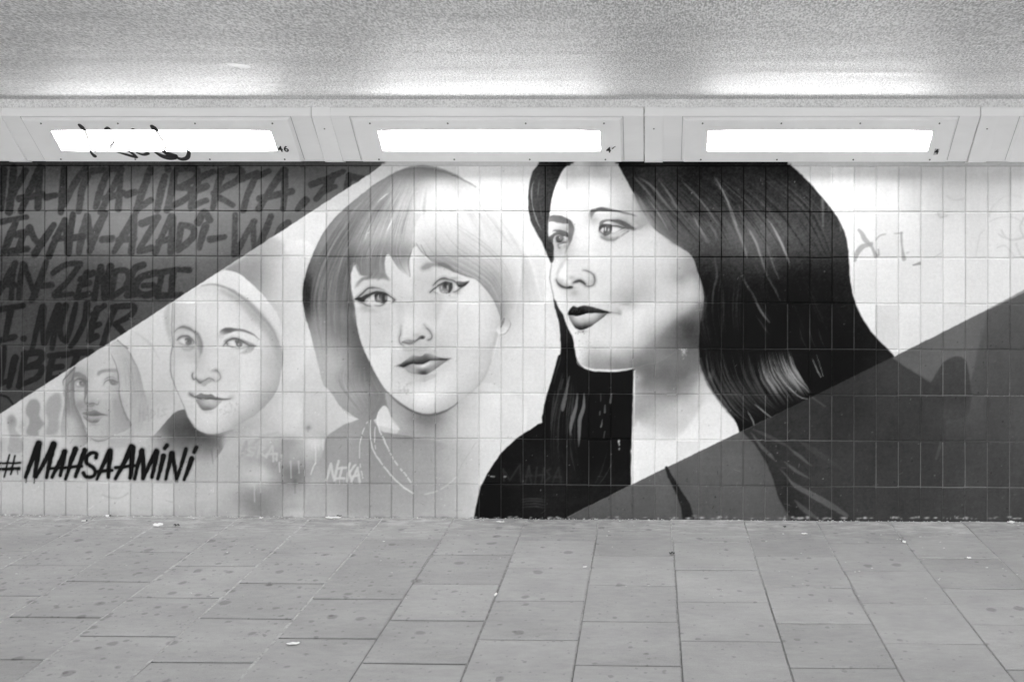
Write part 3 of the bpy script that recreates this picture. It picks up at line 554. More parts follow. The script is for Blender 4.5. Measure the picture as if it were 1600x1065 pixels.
# neck and clothes
poly('j', [(345,225),(400,262),(450,303),(540,352),(620,372),(690,366),(760,337),(830,292),(900,242),(1000,160),(1130,200),(1278,300),(1278,480),(1170,560),(1080,680),(1010,800),(950,960),(930,1065),(500,1065),(400,600),(440,470),(400,400),(370,330)],
     [(380,290,170),(440,360,172),(430,430,180),(520,420,160),(560,480,158),(620,400,128),(650,440,135),(720,420,158),(800,340,182),(850,300,190),(900,350,205),(800,450,192),(950,300,215),(1000,200,222),(950,420,214),(1100,400,220),(1200,480,222),(700,500,172),(900,650,198),(1000,700,208),(950,800,205),(850,950,190),(700,900,172),(600,700,158),(540,600,155),(450,600,152),(700,600,166),(800,600,180),(600,1040,172),(850,1040,195)], 1.5)
strk('j', [(400,262),(450,303),(540,354),(620,376),(690,370),(760,342),(830,296)], [4,8,14,18,16,10,4], 88, 1.8, .9); blob('j', 620, 400, 110, 34, 112, .6)
strk('j', [(830,296),(900,240),(980,165),(1030,80),(1055,0)], [3,8,10,8,3], 178, 2, .7)
poly('q', [(855,440),(880,400),(920,370),(1000,320),(1060,300),(1150,265),(1200,250),(1240,290),(1290,360),(1330,380),(1460,400),(1620,430),(1800,470),(1900,560),(2000,800),(1960,1060),(820,1060),(700,960),(760,700),(830,560)],
     [('j', [(0,490,152),(80,450,150),(170,420,146),(100,560,154),(300,600,148),(500,520,142),(500,620,154),(650,540,152),(600,680,158),(720,600,165),(800,600,180),(880,600,194),(860,760,190),(850,900,186),(700,900,170),(600,950,164),(300,900,150),(100,900,152),(30,760,152),(-100,700,158),(50,1020,170),(300,1030,165),(600,1040,178),(850,1040,190),(-60,600,152),(-150,900,170),(250,480,138),(300,480,142)])], 1.5, .95)
blob('q', 1150, 700, 60, 200, 158, .2)
poly('j', [(345,312),(372,345),(402,422),(446,472),(370,462),(300,440),(292,400),(310,340)], 222, 1.3)
hairs('j', [[(60,0),(20,150),(150,330),(230,400)],[(160,0),(130,150),(200,300),(250,400)],[(260,60),(300,160),(330,230),(280,340)]], 60, (100,185), 1.0, (.1,.35))
strk('j', [(340,225),(330,270),(290,340),(240,390)], [16,20,18,8], 128, 2, .7); strk('q', [(985,190),(1040,240),(1120,270)], 6, 150, 1, .6)
# fringe and sweep over the forehead
polyfade('h', [(345,660),(340,560),(400,430),(600,410),(620,560),(570,600),(568,690),(590,745),(540,725),(470,722),(420,720),(405,690),(395,650),(370,640)], [(380,600,118),(360,640,110),(430,560,150),(430,660,138),(500,560,150),(500,660,132),(550,600,128),(560,690,150),(600,500,178),(480,500,178),(410,520,160)], .9, 1, (460,450,460,545))
polyfade('h', [(590,440),(700,400),(780,480),(740,560),(720,640),(722,720),(700,720),(660,690),(630,650),(600,600),(570,560)], [(620,540,160),(660,600,148),(700,560,160),(700,640,175),(690,700,205),(650,520,175),(720,500,195)], 1, 1, (660,440,660,545))
polyfade('h', [(740,480),(820,330),(1150,300),(1400,520),(1400,860),(1350,1000),(1300,1030),(1280,960),(1235,860),(1160,770),(1080,720),(980,690),(890,650),(830,600),(780,560)],
     [(800,520,212),(850,480,215),(850,590,180),(900,620,160),(960,560,192),(960,650,148),(1050,680,150),(1100,600,190),(1150,730,145),(1200,640,190),(1250,760,155),(1230,830,150),(1330,750,190),(1290,900,158),(1350,900,190),(1310,1000,160),(1200,450,228),(1000,420,226),(1350,980,200)], 1, 1, (1150,340,1020,570))
hairs('h', [[(420,500),(380,590),(360,650)],[(520,490),(480,600),(470,720)],[(600,480),(560,600),(570,730)]], 60, (85,225), .9, (.15,.5), (0,.3), (.7,1))
hairs('h', [[(380,560),(370,640),(400,730)],[(470,560),(455,660),(450,745)],[(570,560),(560,660),(575,735)]], 40, (95,165), 1.1, (.3,.7), (0,.3), (.8,1))
hairs('h', [[(620,480),(600,560),(640,650),(710,730)],[(720,450),(690,560),(680,640),(722,730)]], 30, (100,235), .8, (.2,.6), (0,.3), (.6,1))
hairs('h', [[(770,480),(850,600),(980,680),(1160,765),(1240,860),(1300,1020)],[(880,400),(1000,560),(1180,680),(1280,800),(1330,1000)],[(1000,380),(1200,500),(1350,680),(1420,980)]], 110, (125,240), 1.0, (.12,.4))
for s in ([(722,730),(715,640),(728,580),(745,535)],[(760,520),(800,580),(860,620)],[(790,530),(830,600),(880,650)]): strk('h', s, [3,5,2], 105, .8, .8)
poly('h', [(742,545),(770,545),(800,590),(850,640),(870,660),(820,690),(760,760),(735,740),(725,660),(728,600)], [(760,600,226),(790,650,220),(750,720,226),(830,660,205)], 1.2)
strk('h', [(344,600),(345,700),(352,800),(375,920),(390,1060)], [5,9,8,6,4], 75, 1.3, .8)
# features
poly('T', [(430,440),(500,430),(545,470),(540,560),(510,600),(480,560),(455,600),(440,520)], [(450,460,216),(500,470,212),(520,540,206),(470,530,224),(450,570,226),(500,590,214)], 5, .7)
poly('T', [(380,520),(405,540),(402,620),(385,660),(380,600)], 208, 3, .6)
poly('T', [(225,560),(300,540),(330,600),(320,700),(290,720),(250,640)], 218, 6, .6); poly('T', [(560,560),(640,540),(660,620),(600,700),(560,660)], 219, 6, .6)
poly('E3', [(125,350),(140,280),(190,200),(260,130),(340,90),(460,60),(600,60),(720,60),(840,110),(850,190),(760,160),(650,130),(520,135),(400,150),(300,180),(220,230),(160,300)], [(140,320,195),(190,230,168),(280,150,155),(400,110,145),(520,100,140),(650,100,138),(760,130,155),(830,170,178)], 2, .9)
hairs('E3', [[(130,340),(220,200),(330,120)],[(300,160),(420,80),(440,20)],[(500,140),(560,60),(600,0)],[(640,150),(720,60),(740,10)]], 26, (110,175), .6, (.2,.5), (0,.2), (.8,1))
blob('E3', 760, 290, 140, 70, 205, .55); blob('E3', 420, 800, 200, 50, 178, .7); blob('E3', 320, 740, 110, 50, 158, .5); blob('E3', 1050, 700, 70, 110, 205, .5); blob('E3', 700, 770, 140, 40, 200, .5)
poly('E3', [(325,585),(400,520),(490,475),(560,450),(700,440),(800,480),(880,540),(935,590),(900,640),(780,645),(640,668),(520,680),(400,655)], 226, .9)
poly('E3', [(535,470),(600,430),(700,425),(790,460),(805,530),(790,610),(720,650),(640,640),(570,620),(540,560)], [(560,480,60),(640,450,48),(740,460,60),(560,560,88),(620,520,130),(620,600,205),(680,560,105),(720,540,62),(720,600,42),(770,530,150),(785,590,120),(590,610,110)], .8)
strk('E3', [(620,480),(612,540),(630,560)], [10,16,8], 200, .7, .9); strk('E3', [(725,470),(722,560),(730,620)], [20,30,24], 50, .9, .85); strk('E3', [(768,500),(775,560)], 10, 185, .7, .7); blob('E3', 675, 480, 26, 50, 90, .7)
strk('E3', [(265,535),(340,470),(420,410),(520,370),(650,360),(760,410)], [8,26,30,26,24,8], 205, 1, .8); strk('E3', [(690,360),(760,400),(850,470),(900,520)], [8,10,8,4], 215, 1, .6)
strk('E3', [(130,570),(200,545),(280,560),(380,495),(480,445),(580,420),(680,425),(770,450),(850,500),(930,555),(960,580)], [8,34,56,46,36,34,30,24,12,8,5], 52, 1, .92)
strk('E3', [(170,545),(240,480),(330,400),(400,345),(480,328),(560,328),(640,340),(720,372)], [10,26,24,22,22,12,6,3], 88, 1, .88)
poly('E3', [(120,568),(190,540),(300,560),(330,600),(280,625),(200,605)], 44, .9, .95)
strk('E3', [(190,615),(290,645),(380,695),(460,715)], [10,24,22,8], 118, 1.1, .85); strk('E3', [(550,700),(620,705),(690,690),(740,650)], [5,9,11,8], 100, .8, .85); strk('E3', [(935,585),(925,625),(895,645)], [8,10,5], 120, .8, .8); strk('E3', [(935,560),(962,590),(935,600)], 8, 70, .7, .8)
strk('E4', [(20,130),(110,95),(220,55),(330,50),(400,80)], [60,80,60,46,16], 148, 2.2, .8); strk('E4', [(400,40),(520,60),(640,120),(720,190)], [50,60,40,16], 110, 1.6, .6)
blob('E4', 90, 480, 90, 120, 208, .5); blob('E4', 740, 370, 130, 36, 165, .6); blob('E4', 830, 720, 100, 60, 172, .6); blob('E4', 700, 830, 100, 30, 200, .6)
poly('E4', [(210,690),(300,590),(400,520),(520,480),(660,480),(760,520),(850,560),(850,640),(760,700),(660,780),(560,760),(420,740),(320,720)], 230, .9)
poly('E4', [(390,560),(440,500),(540,455),(640,460),(700,500),(712,600),(680,690),(610,735),(520,740),(440,710),(400,650)], [(430,540,140),(410,620,150),(480,580,135),(470,680,160),(540,500,70),(600,500,120),(550,560,50),(540,680,165),(610,640,175),(650,560,110),(600,720,160)], .8)
strk('E4', [(680,500),(682,580),(650,680),(630,710)], [40,48,36,14], 52, .9, .9); strk('E4', [(545,480),(548,540),(560,580)], [44,46,26], 56, .9, .9); strk('E4', [(600,560),(605,640)], 26, 205, .8, .85); strk('E4', [(460,570),(462,620)], 18, 215, .7, .8); blob('E4', 490, 690, 26, 16, 222, .8); blob('E4', 575, 738, 14, 10, 50, .9); blob('E4', 645, 782, 30, 10, 90, .8); strk('E4', [(560,600),(570,640),(600,650)], 9, 90, .7, .7)
strk('E4', [(380,560),(440,480),(540,432),(640,440),(740,480),(830,545)], [6,18,22,24,24,10], 208, 1, .7); strk('E4', [(180,710),(260,640),(340,585),(370,555),(440,510),(540,470),(640,480)], [14,20,16,18,18,22,12], 66, .8, .9); strk('E4', [(235,680),(290,705),(350,725)], 8, 120, .7, .8)
strk('E4', [(250,545),(330,470),(420,400),(520,375),(600,390),(700,420),(800,475),(870,520)], [8,20,26,36,24,20,24,20], 84, 1, .85);
poly('E4', [(800,470),(880,440),(990,455),(1112,425),(1090,480),(1010,555),(930,580),(850,570)], [(840,500,110),(900,510,70),(970,510,40),(1050,470,60),(1100,440,110)], 1.1, .95); strk('E4', [(950,575),(880,620),(800,680),(740,700)], [18,16,14,8], 82, .9, .85); blob('E4', 860, 665, 50, 24, 150, .6)
strk('N3', [(258,180),(250,300),(232,360),(235,420),(262,460),(305,482)], [3,12,12,12,12,6], 118, .9, .85); blob('N3', 250, 200, 16, 90, 205, .6)
poly('N3', [(270,432),(310,400),(390,385),(450,395),(500,380),(540,335),(590,325),(630,345),(600,385),(540,385),(500,400),(450,432),(390,455),(320,450)], [(290,432,140),(340,415,170),(400,420,120),(440,425,165),(500,375,120),(550,355,60),(580,360,35),(615,350,140)], .9, .9)
strk('N3', [(270,430),(330,442),(390,455),(450,435),(500,400),(540,375)], [7,11,8,8,10,16], 92, .8, .85); blob('N3', 580, 355, 26, 22, 38, .85); blob('N3', 500, 330, 60, 40, 175, .6); blob('N3', 350, 375, 70, 16, 190, .6); strk('N3', [(560,400),(640,420),(600,450)], 20, 212, 1.4, .6)
strk('N3', [(600,160),(640,210),(690,255),(722,320),(715,375),(670,395)], [3,14,12,14,16,14], 96, 1.1, .85); blob('N3', 620, 200, 40, 60, 205, .6); poly('N3', [(290,515),(460,515),(640,515),(620,555),(540,575),(460,560),(380,575),(310,560)], 186, 1.6, .8)
poly('N3', [(155,790),(230,765),(290,730),(370,665),(420,632),(470,628),(530,640),(580,632),(620,602),(700,600),(780,635),(860,660),(940,672),(1020,662),(960,700),(880,700),(790,700),(700,705),(640,735),(580,760),(500,768),(440,755),(380,775),(310,805),(230,800)],
     [(190,785,170),(270,770,70),(340,755,50),(370,700,125),(430,660,135),(440,720,60),(520,745,45),(520,680,95),(600,700,62),(640,640,92),(700,650,130),(760,670,120),(720,700,70),(820,675,110),(900,688,40),(940,685,60),(1000,670,160),(600,630,105)], 1, .95)
poly('N3', [(310,815),(380,780),(450,768),(520,778),(600,768),(680,735),(780,722),(940,712),(900,750),(840,790),(760,850),(680,900),(590,922),(480,912),(400,890),(340,850)],
     [(360,815,170),(420,800,155),(440,850,165),(490,800,190),(520,830,130),(600,800,235),(560,795,225),(620,840,90),(590,890,52),(520,880,110),(680,780,175),(760,760,165),(700,840,130),(820,770,130),(880,735,140),(690,890,140),(640,880,90),(440,890,170)], 1, .95)
blob('N3', 595, 895, 60, 20, 52, .7); strk('N3', [(245,785),(330,780),(400,748),(480,752),(560,750),(640,722),(700,700),(790,702),(870,692),(945,690)], [14,26,16,12,16,14,12,8,16,14], 40, .9, .85); strk('N3', [(340,855),(400,888),(480,910)], [4,7,5], 120, .9, .6)
for k in range(16): blob('N3', rng.uniform(150,240), rng.uniform(760,815), 5, 5, 140, .6); blob('N3', rng.uniform(950,1020), rng.uniform(655,700), 5, 5, 140, .6)
poly('N3', [(460,925),(590,935),(780,905),(760,960),(680,1000),(600,1035),(500,1010),(465,970)], [(520,960,190),(600,980,172),(680,960,182),(560,1010,185)], 2, .75)
strk('N3', [(590,940),(605,980),(620,1020)], 8, 165, 1, .6); blob('N3', 400, 1050, 40, 30, 180, .6)
blob('i', 560, 1120, 60, 20, 200, .5); blob('i', 400, 560, 40, 90, 212, .5)
for k in range(26):
    u, v = rng.uniform(340, 460), rng.uniform(440, 640); strk('i', [(u,v),(u+rng.uniform(-20,20),v+rng.uniform(-22,22))], 4, 205, .8, .6)
for k in range(20):
    u, v = rng.uniform(980, 1100), rng.uniform(500, 690); strk('i', [(u,v),(u+rng.uniform(-20,20),v+rng.uniform(-22,22))], 4, 210, .8, .5)
for k in range(14):
    u, v = rng.uniform(440, 530), rng.uniform(160, 240); strk('j', [(u,v),(u+rng.uniform(-14,14),v+rng.uniform(-12,12))], 8, 180, 1, .6)
poly('i', [(1392,545),(1430,505),(1465,530),(1474,580),(1440,630),(1400,655),(1362,625),(1366,590)], [(1400,620,226),(1450,570,205),(1380,600,215),(1440,540,190)], 1.2)
strk('i', [(1425,520),(1412,560),(1398,592)], [16,20,6], 122, 1.2, .9); strk('i', [(1474,540),(1478,580),(1440,640),(1390,656)], [4,6,6,3], 140, 1, .8); strk('i', [(1360,650),(1345,740)], 20, 170, 3, .6); strk('i', [(1372,680),(1360,750),(1330,880)], [4,7,3], 235, 1, .7)
# necklaces
for s, w, tn, d in (([(305,350),(295,400),(302,450),(330,520),(370,600)], 8, 232, .85),([(370,600),(395,655),(440,720),(490,780),(525,830)], 7, 225, .6),([(250,410),(248,500),(262,590),(300,660),(340,715),(400,790),(460,845),(535,895)], 8, 225, .85),([(285,420),(278,520),(284,600)], 5, 220, .9),
    ([(232,420),(195,500),(178,600),(182,700),(205,810)], 6, 215, .6),([(600,905),(680,885),(770,835),(830,780)], 6, 205, .85),([(830,780),(860,700),(900,640),(950,560)], 4, 175, .9)):
    strk('j', s, w, tn, .7, .9, True, False, d)
for s in ([(897,628),(880,700),(860,762)],[(900,635),(918,740)],[(958,608),(925,760)],[(955,666),(1018,660)],[(985,665),(965,745)],[(932,748),(1002,745)],[(1045,625),(1025,765)],[(1092,640),(1045,700)],[(1045,700),(1060,745)],[(1112,665),(1062,765)],[(1112,665),(1128,775)],[(1078,728),(1120,722)]):
    strk('q', s, 19, 196, .8, .95, False)
for x in (865,937,967,998,1028,1065,1126): strk('q', [(x,755),(x,790)], 5, 192, .7, .8)
# --- fourth figure: black clothes and hair, left side
poly('m', [(528,-20),(500,90),(465,200),(440,300),(427,370),(428,400),(400,412),(280,488),(170,590),(90,710),(45,800),(15,920),(0,1010),(0,1080),(560,1080),(585,990),(985,788),(985,700),(988,500),(992,300),(1000,60),(900,-60),(700,-100)],
     [(550,50,22),(500,250,18),(480,400,14),(300,560,22),(200,600,20),(120,720,18),(60,900,16),(300,900,26),(400,700,26),(500,800,30),(700,850,26),(850,750,24),(900,300,6),(800,100,12),(800,450,4),(750,600,14),(600,300,16),(620,600,24),(950,600,18),(950,750,24)], .8, 1, False)
hairs('m', [[(560,40),(520,200),(480,380),(470,560),(480,700)],[(600,100),(580,250),(560,400),(560,600),(600,760)],[(640,100),(650,250),(640,400),(650,600),(690,780)]], 50, (40,105), 1.2, (.15,.5))
for s, w, t in (([(600,110),(580,200),(560,300),(555,330)], [6,18,26,4], 100),([(650,215),(640,300),(612,400),(605,480)], [4,18,24,4], 112),([(690,215),(688,300),(665,380),(660,480),(655,550)], [4,22,26,18,4], 112),([(862,225),(855,275)], [10,14], 110),([(822,290),(820,335)], [8,14], 95),([(795,225),(795,265)], 8, 80),([(805,380),(797,425)], [5,12], 120),([(790,330),(788,350)], 10, 90),([(822,455),(812,495)], 8, 90),
    ([(510,200),(495,300),(480,450)], [3,16,3], 55),([(545,190),(560,130)], 10, 60),([(600,500),(610,600),(640,720)], [4,12,3], 50),([(840,560),(800,700),(760,780)], [3,10,3], 42),([(880,620),(830,720),(785,785)], [2,6,2], 60)):
    strk('m', s, w, t, 1.1, .9)
for y in (880,895,912,930): strk('m', [(300,y),(380,y-6),(450,y+4)], [2,9,2], 66, 1.2, .8)
for s in ([(190,765),(185,690),(225,760),(290,660),(296,770)],[(345,670),(325,775)],[(345,670),(360,775)],[(325,735),(365,730)],[(395,680),(385,775)],[(440,685),(425,775)],[(385,730),(440,725)],[(480,690),(455,700),(480,735),(450,765)],[(530,680),(495,775)],[(530,680),(548,775)],[(505,740),(545,738)]):
    strk('m', s, 13, 46, 1, .8, False)
strk('m', [(80,728),(130,738),(200,738)], [2,7,8], 200, .7, .8, True, False, .6); strk('m', [(905,515),(912,540),(910,570)], 8, 200, .7, .8, True, False, .5); blob('m', 908, 514, 8, 8, 240, .9)
# face, neck, chest
NK = [('l', [(1000,1045,116),(1200,1055,108),(1100,950,110),(1250,930,107),(1350,980,106),(1000,960,112),(1100,920,115),(1200,870,112),(1330,830,108),(1430,860,112),(1100,1010,106),(1300,1010,104),(1400,1030,130),(1470,1010,175),(940,1010,170)]),
      ('m', [(1040,100,140),(1150,110,100),(1250,100,104),(1350,110,135),(1400,170,185),(1440,150,190),(1030,200,165),(1130,230,152),(1250,200,122),(1350,200,158),(1030,350,172),(1150,330,186),(1250,300,190),(1340,320,196),(1080,430,218),(1200,430,202),(1300,400,195),(1400,320,196),(1450,320,224),(1500,350,226),(1020,80,135),(1020,150,150),(1100,60,108),(1100,140,118),(1180,60,104),(1180,150,112),(1300,60,106),(1300,150,124),(1380,60,122),(1020,450,230),(1100,500,230),(1200,560,230),(1300,560,230),(1500,440,230),(1050,700,230),(1230,620,226),(1560,280,215)])]
poly('m', [(1002,40),(1060,0),(1200,-60),(1400,-100),(1420,-10),(1440,60),(1475,150),(1530,230),(1600,330),(1680,430),(1676,455),(1600,490),(1410,580),(1140,716),(985,788),(985,700),(990,500),(995,300)], NK, .8, 1, False)
poly('m', [(1020,400),(1060,430),(1130,465),(1230,500),(1300,470),(1370,380),(1420,300),(1470,275),(1530,295),(1600,350),(1640,440),(1400,540),(1200,620),(1000,640)], 231, 4, .75)
strk('m', [(1005,70),(1003,200),(1003,400)], [6,10,4], 236, 1, .9)
FC = [('k', [(450,40,232),(600,30,180),(600,90,198),(700,40,205),(760,120,208),(330,100,244),(345,200,226),(420,140,222),(380,60,222),(300,300,253),(400,260,250),(550,160,228),(550,300,246),(650,250,240),(800,250,218),(860,330,214),(700,350,240),(240,380,252),(300,410,252),(450,400,249),(430,480,246),(520,450,230),(480,600,246),(450,700,242),(600,720,230),(800,700,230),(700,760,230),(950,650,228),(1050,600,224),(1100,700,224),(1000,760,228),(1250,760,205),(1340,790,175),(640,850,233),(900,850,231),(1100,850,225),
      (1250,850,205),(1350,900,165),(1400,960,160),(1300,960,162),(1100,1000,216),(1200,900,206),(450,850,235),(340,900,238),(350,700,205),(300,760,196),(260,860,228),(235,950,232),(900,430,200),(960,500,195),(1000,400,190),(940,350,205),(220,560,235),(300,560,222),(880,560,205)]),
      ('l', [(700,100,230),(900,100,226),(1100,90,218),(1250,60,195),(1300,146,182),(1400,76,165),(1400,181,185),(1225,251,208),(1150,190,208),(1050,181,208),(980,286,196),(860,250,205),(770,321,196),(875,385,172),(840,345,178),(1000,330,200),(1100,300,208),(1350,250,206),(1440,200,165),(1400,330,208),(1250,360,208),(1100,400,218),(950,420,224),(1000,500,224),(850,430,218),(720,250,226),(650,200,228),(1180,450,208),(1300,420,196),(1350,480,160),(1200,520,180),(1400,500,125),(1300,570,100),(1380,600,78),(1430,650,70),(1300,650,98),(1200,601,130),(1120,600,175),(1150,680,125),(1250,741,92),(1350,730,78),
      (1020,650,185),(1050,706,158),(1120,741,125),(950,700,200),(900,760,190),(980,776,162),(1050,800,125),(1000,850,118),(950,880,112),(890,890,125),(850,900,138),(800,905,132),(750,900,138),(700,880,152),(650,850,170),(600,850,170),(600,900,158),(700,925,152),(560,840,172),(520,870,180),(500,820,210),(500,700,228),(650,700,226),(800,650,226),(700,780,208),(800,800,190),(850,840,160),(1150,800,125),(1240,790,108),(1100,850,125),(600,600,226),(800,550,226),(480,880,205),(460,800,232),(430,700,238),(300,400,238),(350,540,242),(300,330,228),(480,330,226),(600,350,230)])]
poly('k', [(400,-20),(384,42),(345,50),(310,90),(270,180),(235,270),(215,380),(203,450),(190,560),(195,650),(236,700),(242,780),(236,850),(222,940),(213,1010),(225,1080),(240,1150),(252,1170),(280,1230),(320,1290),(350,1380),(385,1450),(405,1500),(412,1560),(420,1630),(440,1690),(480,1725),(560,1755),(650,1764),(760,1764),(850,1754),(912,1736),(1000,1700),(1100,1680),(1200,1630),(1270,1580),(1400,1560),(1480,1560),(1500,1300),(1500,1100),(1480,900),(1420,780),(1300,700),(1190,640),(1100,580),(1020,500),(960,380),(905,280),(850,170),(790,60),(740,-20)], FC, .9, 1, False)
poly('S', [(842,690),(790,715),(710,780),(620,860),(530,935),(520,985),(600,965),(715,915),(838,895)], [(825,740,100),(785,800,74),(720,850,98),(640,890,122),(560,935,128),(540,970,122),(820,870,84)], 9, .6)
blob('S', 470, 640, 110, 90, 212, .45)
# jaw light rim and shadow line
strk('l', [(412,780),(425,850),(455,900),(520,935),(620,950),(760,952),(905,932)], [6,10,16,18,18,20,8], 238, 1.2, .95)
strk('l', [(912,930),(1000,905),(1100,885),(1200,832),(1262,790)], [6,5,5,5,3], 140, 1.5, .6)
poly('l', [(1255,770),(1450,770),(1455,880),(1480,960),(1300,960),(1270,860)], 108, 5, .5)
blob('l', 1375, 630, 75, 90, 60, .7); blob('l', 1320, 800, 22, 30, 185, .35)
for k in range(40): 
    u = rng.normal(1322, 16); v = 770 + abs(rng.normal(0, 35)); blob('l', u, v, 4, 4, 225, .5)
# under the chin the hair is black right up to the neck
# left lock
poly('k', [(410,-20),(385,40),(345,50),(310,90),(270,180),(235,270),(215,380),(205,450),(192,560),(200,640),(238,700),(243,790),(235,845),(215,852),(190,790),(150,700),(90,590),(50,500),(28,380),(33,230),(60,110),(110,40),(160,-20)],
     [(250,20,40),(150,60,58),(230,120,48),(90,200,70),(150,200,62),(60,300,70),(120,350,66),(190,350,58),(70,450,72),(150,500,68),(190,420,64),(130,600,70),(190,700,60),(215,800,56),(220,650,66)], .9)
strk('k', [(70,180),(55,280),(65,380),(90,480),(140,590)], [3,10,5,9,2], 175, 1, .8); strk('k', [(120,150),(112,250),(110,330)], [2,6,2], 120, 1, .7); strk('k', [(190,60),(185,300),(190,440)], 5, 38, .8, .7); strk('k', [(130,370),(135,460)], 5, 120, .9, .6); strk('k', [(30,380),(50,500),(90,590),(150,700),(195,800)], 5, 40, 1, .6)
# eyes, brows, nose, lips
poly('E2', [(200,250),(190,160),(215,115),(290,90),(400,95),(500,105),(600,155),(700,215),(760,290),(795,390),(790,480),(765,580),(740,680),(700,780),(660,860),(620,930),(590,1000),(560,1080),(570,960),(620,860),(650,760),(650,640),(650,560),(650,460),(648,360),(640,300),(560,310),(480,285),(370,270),(280,245)],
     [(240,170,118),(320,150,108),(420,150,102),(500,170,100),(580,240,105),(680,290,95),(720,400,118),(740,480,125),(700,600,105),(700,700,120),(680,800,150),(640,900,165),(600,1000,180)], 1.4, .92)
poly('E2', [(215,260),(300,260),(400,290),(500,300),(640,320),(645,450),(560,470),(440,440),(330,440),(270,490),(235,550),(220,480)], [(240,320,240),(240,450,240),(350,340,225),(480,350,205),(600,370,190),(600,430,175),(400,410,205),(300,440,215)], 1.2, .9)
poly('E2', [(150,640),(230,580),(300,520),(270,500),(310,440),(400,430),(520,450),(620,490),(655,560),(650,620),(560,600),(500,600),(440,560),(340,580),(300,660),(290,740),(200,730)], [(190,650,85),(260,620,88),(320,560,95),(300,480,130),(400,450,110),(450,510,92),(550,540,90),(630,590,100),(280,700,100),(230,700,75)], 1, .95)
strk('E2', [(270,505),(310,492),(370,488)], [14,26,4], 245, .8, .95)
poly('E2', [(300,650),(360,570),(440,560),(520,600),(560,595),(640,640),(655,740),(560,755),(460,745),(360,745),(310,720)], [(320,690,205),(400,650,100),(600,650,215),(560,640,225),(620,700,190),(480,700,120)], .8, .95)
poly('E2', [(355,620),(400,580),(480,575),(525,610),(530,660),(490,725),(430,745),(370,700)], [(380,640,90),(420,610,75),(440,660,95),(500,640,140),(430,720,60),(480,710,75)], .7, .95); blob('E2', 450, 620, 18, 26, 215, .85); blob('E2', 470, 665, 22, 16, 190, .7); blob('E2', 430, 650, 16, 16, 70, .8); strk('E2', [(525,610),(535,650),(500,700),(460,735)], 12, 72, .8, .85)
strk('E2', [(430,790),(500,760),(580,740),(600,750)], [14,14,26,10], 95, .9, .85); strk('E2', [(415,785),(420,850),(450,870)], [10,14,16], 90, .9, .85); strk('E2', [(440,800),(520,790),(600,770)], [22,20,10], 222, 1, .7); blob('E2', 590, 840, 60, 60, 150, .6); blob('E2', 380, 860, 60, 40, 205, .5); strk('E2', [(640,540),(655,600),(650,700)], [8,14,8], 85, 1, .7)
blob('E1', 120, 420, 130, 130, 170, .7); blob('E1', 60, 290, 60, 60, 140, .7); blob('E1', 880, 380, 260, 100, 186, .8); blob('E1', 400, 330, 220, 50, 215, .5); blob('E1', 1150, 480, 150, 110, 172, .8); blob('E1', 1150, 300, 160, 80, 198, .6)
poly('E1', [(40,200),(140,165),(240,135),(310,130),(420,150),(520,170),(640,190),(780,225),(920,262),(1010,285),(1110,330),(1040,330),(940,300),(820,285),(700,245),(560,225),(400,225),(240,225),(150,245),(100,310),(60,420),(35,330)],
     [(60,230,110),(140,190,110),(300,170,80),(420,180,105),(540,195,95),(680,215,105),(800,260,125),(930,285,128),(1030,310,140),(1100,330,180),(70,330,140),(60,400,175)], 1.3, .95)
poly('E1', [(235,560),(250,460),(330,420),(450,405),(600,405),(720,420),(830,470),(930,530),(1030,590),(1100,610),(1020,650),(920,630),(860,640),(760,780),(640,850),(540,880),(420,890),(290,840),(260,780),(220,680)],
     [(270,480,120),(350,440,115),(480,420,110),(640,440,110),(760,480,105),(850,540,95),(940,590,105),(1020,610,100),(900,650,150),(800,720,185),(640,760,205),(520,780,215),(420,850,140),(520,875,130),(640,820,170),(300,800,150),(250,720,205),(260,600,80),(850,690,160)], 1.2, .92)
poly('E1', [(330,500),(380,465),(470,445),(540,450),(620,480),(720,530),(810,560),(740,580),(620,555),(520,530),(420,515)], [(360,490,235),(440,465,230),(520,480,225),(600,510,215),(700,545,200),(780,565,175)], .8, .95)
poly('E1', [(525,560),(600,575),(680,590),(750,610),(700,660),(620,700),(530,715)], 240, .7, .97); poly('E1', [(260,650),(320,600),(345,640),(330,720),(290,690)], 222, .7, .9)
poly('E1', [(250,560),(340,510),(430,505),(530,535),(530,640),(500,720),(440,760),(360,770),(330,700),(350,610),(300,600),(245,670),(235,620)], [(270,560,68),(360,540,78),(440,540,95),(500,560,75),(350,640,80),(420,650,110),(490,640,100),(380,720,90),(450,720,100)], .8, .95)
strk('E1', [(378,600),(380,655)], [24,20], 240, .7, .95); strk('E1', [(458,605),(452,655)], [18,26], 225, .7, .9); blob('E1', 425, 560, 60, 26, 92, .6); blob('E1', 535, 548, 16, 14, 30, .8)
strk('E1', [(535,550),(620,555),(720,580),(820,610),(900,622)], [16,30,34,30,14], 92, .9, .9); strk('E1', [(540,430),(640,440),(740,470),(840,520),(920,575),(1010,625)], [30,50,70,80,60,18], 96, 1.2, .85)
strk('E1', [(250,675),(320,730),(370,770)], [10,14,14], 88, .8, .9); strk('E1', [(400,740),(470,705),(540,718),(620,695),(700,650),(735,620)], [16,12,9,7,7,12], 118, .7, .9); strk('E1', [(540,725),(660,700),(780,640),(860,635),(780,700),(660,765),(560,790)], [10,30,20,10,20,26,14], 214, 1, .8)
strk('E1', [(270,790),(340,840),(440,875),(540,880),(620,845),(660,810)], [10,26,34,34,24,8], 146, 1.4, .8); strk('E1', [(740,780),(820,720),(910,665)], [14,30,26], 158, 1.2, .8); blob('E1', 880, 680, 30, 14, 105, .7); blob('E1', 250, 740, 30, 40, 205, .6)
